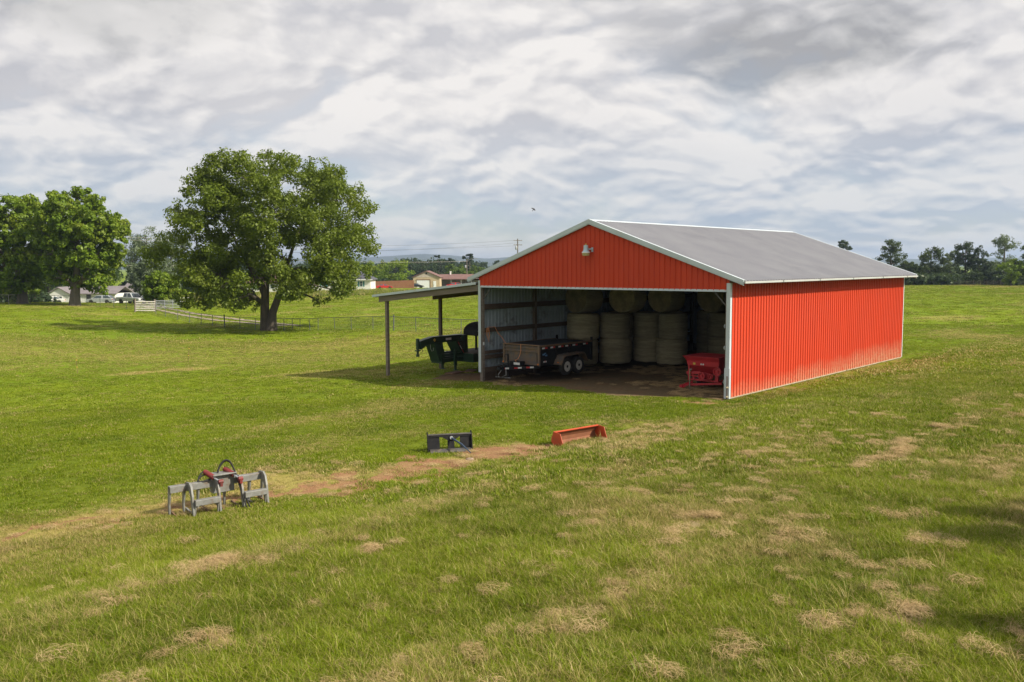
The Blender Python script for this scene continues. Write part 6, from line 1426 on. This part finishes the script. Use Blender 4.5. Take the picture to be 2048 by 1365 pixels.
# gates: local x along the gate
def gate(name, pa, pb_, label, rails, h, mat, cat, wood):
    d = pb_ - pa; L_ = math.hypot(d[0], d[1]); t = empty(name, pa, math.atan2(d[1], d[0])); t.rotation_euler = (0, -math.atan2(d[2], L_), math.atan2(d[1], d[0])); tag(t, label, cat)
    for i in range(rails):
        z = .22 + (h - .3) * i / (rails - 1); mb = MB()
        if wood: mb.box(0, L_, -.02, .02, z - .07, z + .07)
        else: mb.tube([(0, 0, z), (L_, 0, z)], .035, 8)
        mk('rail', mb, M[mat], t)
    for x in ((0.0, L_) if wood else (0.0, L_ * .34, L_ * .67, L_)):
        mb = MB(); w = .08 if wood else .035; mb.box(x - w, x + w, .022, .022 + 2 * w, -.35 if wood else .1, h + (.25 if wood else .0)); mk('post' if wood else 'upright', mb, M['timber_flat' if wood else mat], t)
    return t
def pt(px, py, Y): p_ = at(px, py, Y); return np.array([p_[0], p_[1], tz(p_[0], p_[1])])
M['fence_white'] = pm('fence_white', (.46, .44, .39), (.36, .34, .30), 3, .8)
gate('board_gate', pt(271, 622, 117), pt(310, 622, 119), 'weathered white wooden board gate in front of the pickup', 5, 1.45, 'fence_white', 'gate', True)
gate('pipe_gate', pt(313, 619, 124), pt(362, 618, 130), 'pale tubular farm gate across the track right of the board gate', 6, 1.35, 'galv', 'gate', False)
# pale board fence far behind the gate and at the right field edge
a = pt(322, 600, 168); b2 = pt(390, 600, 172); gate('rail_fence', a, b2, 'low pale rail fence behind the pipe gate', 2, 1.0, 'fence_white', 'fence', True)
rp = [pt(px, 573, 207) for px in np.linspace(1800, 2080, 22)]
wire_fence('wire_fence', rp, 'thin wire fence below the right hand tree row', h=1.2, rail=False, mat='pole_wood')
g = wire_fence('wire_fence', [pt(px, 590, 193) for px in np.linspace(560, 960, 26)], 'thin post and wire fence along the tall grass before the houses', h=1.2, rail=False, mat='pole_wood')

# ------------------------------------------------------------------ poles and lines
def upole(px, Y, toppx, label, arm_z, rot, tf=True):
    x = (px - 1024) / F * Y; z = tz(x, Y); H = float(at(px, toppx, Y)[2]) - z; t = empty('utility_pole', (x, Y, z), rot); tag(t, label, 'utility pole')
    mb = MB(); mb.tube([(0, 0, -.5), (0, 0, H)], [.20, .13], 12); mk('pole', mb, M['pole_wood'], t, smooth=True)
    for az in arm_z:
        mb = MB(); mb.box(-1.25, 1.25, -.20, -.10, H - az - .08, H - az + .06); ar = mk('crossarm', mb, M['pole_wood'], t)
        for q_ in (-1.1, -.4, .4, 1.1): mb = MB(); mb.lathe([(.05, H - az + .06), (.07, H - az + .14), (.03, H - az + .22)], (q_, -.15, 0), 'z', 8); mk('insulator', mb, M['galv'], ar)
    if tf:
        mb = MB(); mb.lathe([(.05, H - 2.9), (.26, H - 2.85), (.28, H - 2.75), (.28, H - 2.05), (.22, H - 1.95), (.05, H - 1.93)], (-.42, 0, 0), 'z', 14); mk('transformer', mb, M['galv'], t, smooth=True)
    return t
upole(1036, 235, 478, 'tall brown utility pole with crossarm rising behind the barn roof', (.45, 1.6), .5)
t = upole(934.5, 292, 519, 'pale shorter pole with street light arm behind the carport', (), 0)
H = float(at(934.5, 519, 292)[2]) - tz((934.5 - 1024) / F * 292, 292)
mb = MB(); mb.tube([(0, 0, H - .3), (1.4, -.1, H + .05), (3.0, -.1, H + .12)], .06, 8); mb.box(2.7, 3.6, -.25, .05, H + .05, H + .22); mk('lamp_arm', mb, M['galv'], t)
def wire(p0, p1, sag, label, mat='wire', r=.022):
    p0, p1 = Vector(p0), Vector(p1); pts = []
    for i in range(25): s = i / 24; pts.append(p0.lerp(p1, s) - Vector((0, 0, sag * 4 * s * (1 - s))))
    mb = MB(); mb.tube(pts, r, 5); o = mk('power_line', mb, M[mat]); tag(o, label, 'power line', 'power lines behind the fence')
wire(at(-60, 452, 235), at(1036, 481, 235), 3.2, 'upper dark power line from behind the maples to the tall pole', r=.02); wire(at(-60, 468, 235), at(1037, 486, 235), 3.6, 'lower dark power line reaching the tall pole', r=.017)
wire(at(-60, 512, 235), at(1036, 492, 235), .8, 'lowest dark power line below the mountain crest', r=.017)
wire(at(180, 470, 205), at(420, 474, 205), .5, 'pale power line between the maple and the big tree', 'wire_pale', .03); wire(at(180, 476, 206), at(420, 478, 206), .5, 'second pale power line just below the upper one by the big tree', 'wire_pale', .03); wire(at(180, 530, 206), at(420, 531, 206), .2, 'low pale power line in front of the grey green trees', 'wire_pale', .035)
wire(at(560, 520, 262), at(936, 523, 291), .5, 'tan service line running from the light pole over the hip roof', 'wire_pale', .03)

# a tree standing right of the camera; its shade falls across the near right corner of the field
p = np.array([18.5, 5.4]); rg = np.random.default_rng(300)
cl = round_crown(rg, 7.6, 6.5, 8.5, 3.0, 56, .9)
tree('shade_tree', (p[0], p[1], tz(p[0], p[1])), [([(0, 0, -.4), (0, 0, 1.5), (.1, .1, 4), (.1, 0, 8)], [.4, .3, .24, .08])], cl, 9000, .24, M['leaf_maple'], M['bark'], 'leafy tree just outside the picture, shading its near right corner', 301)
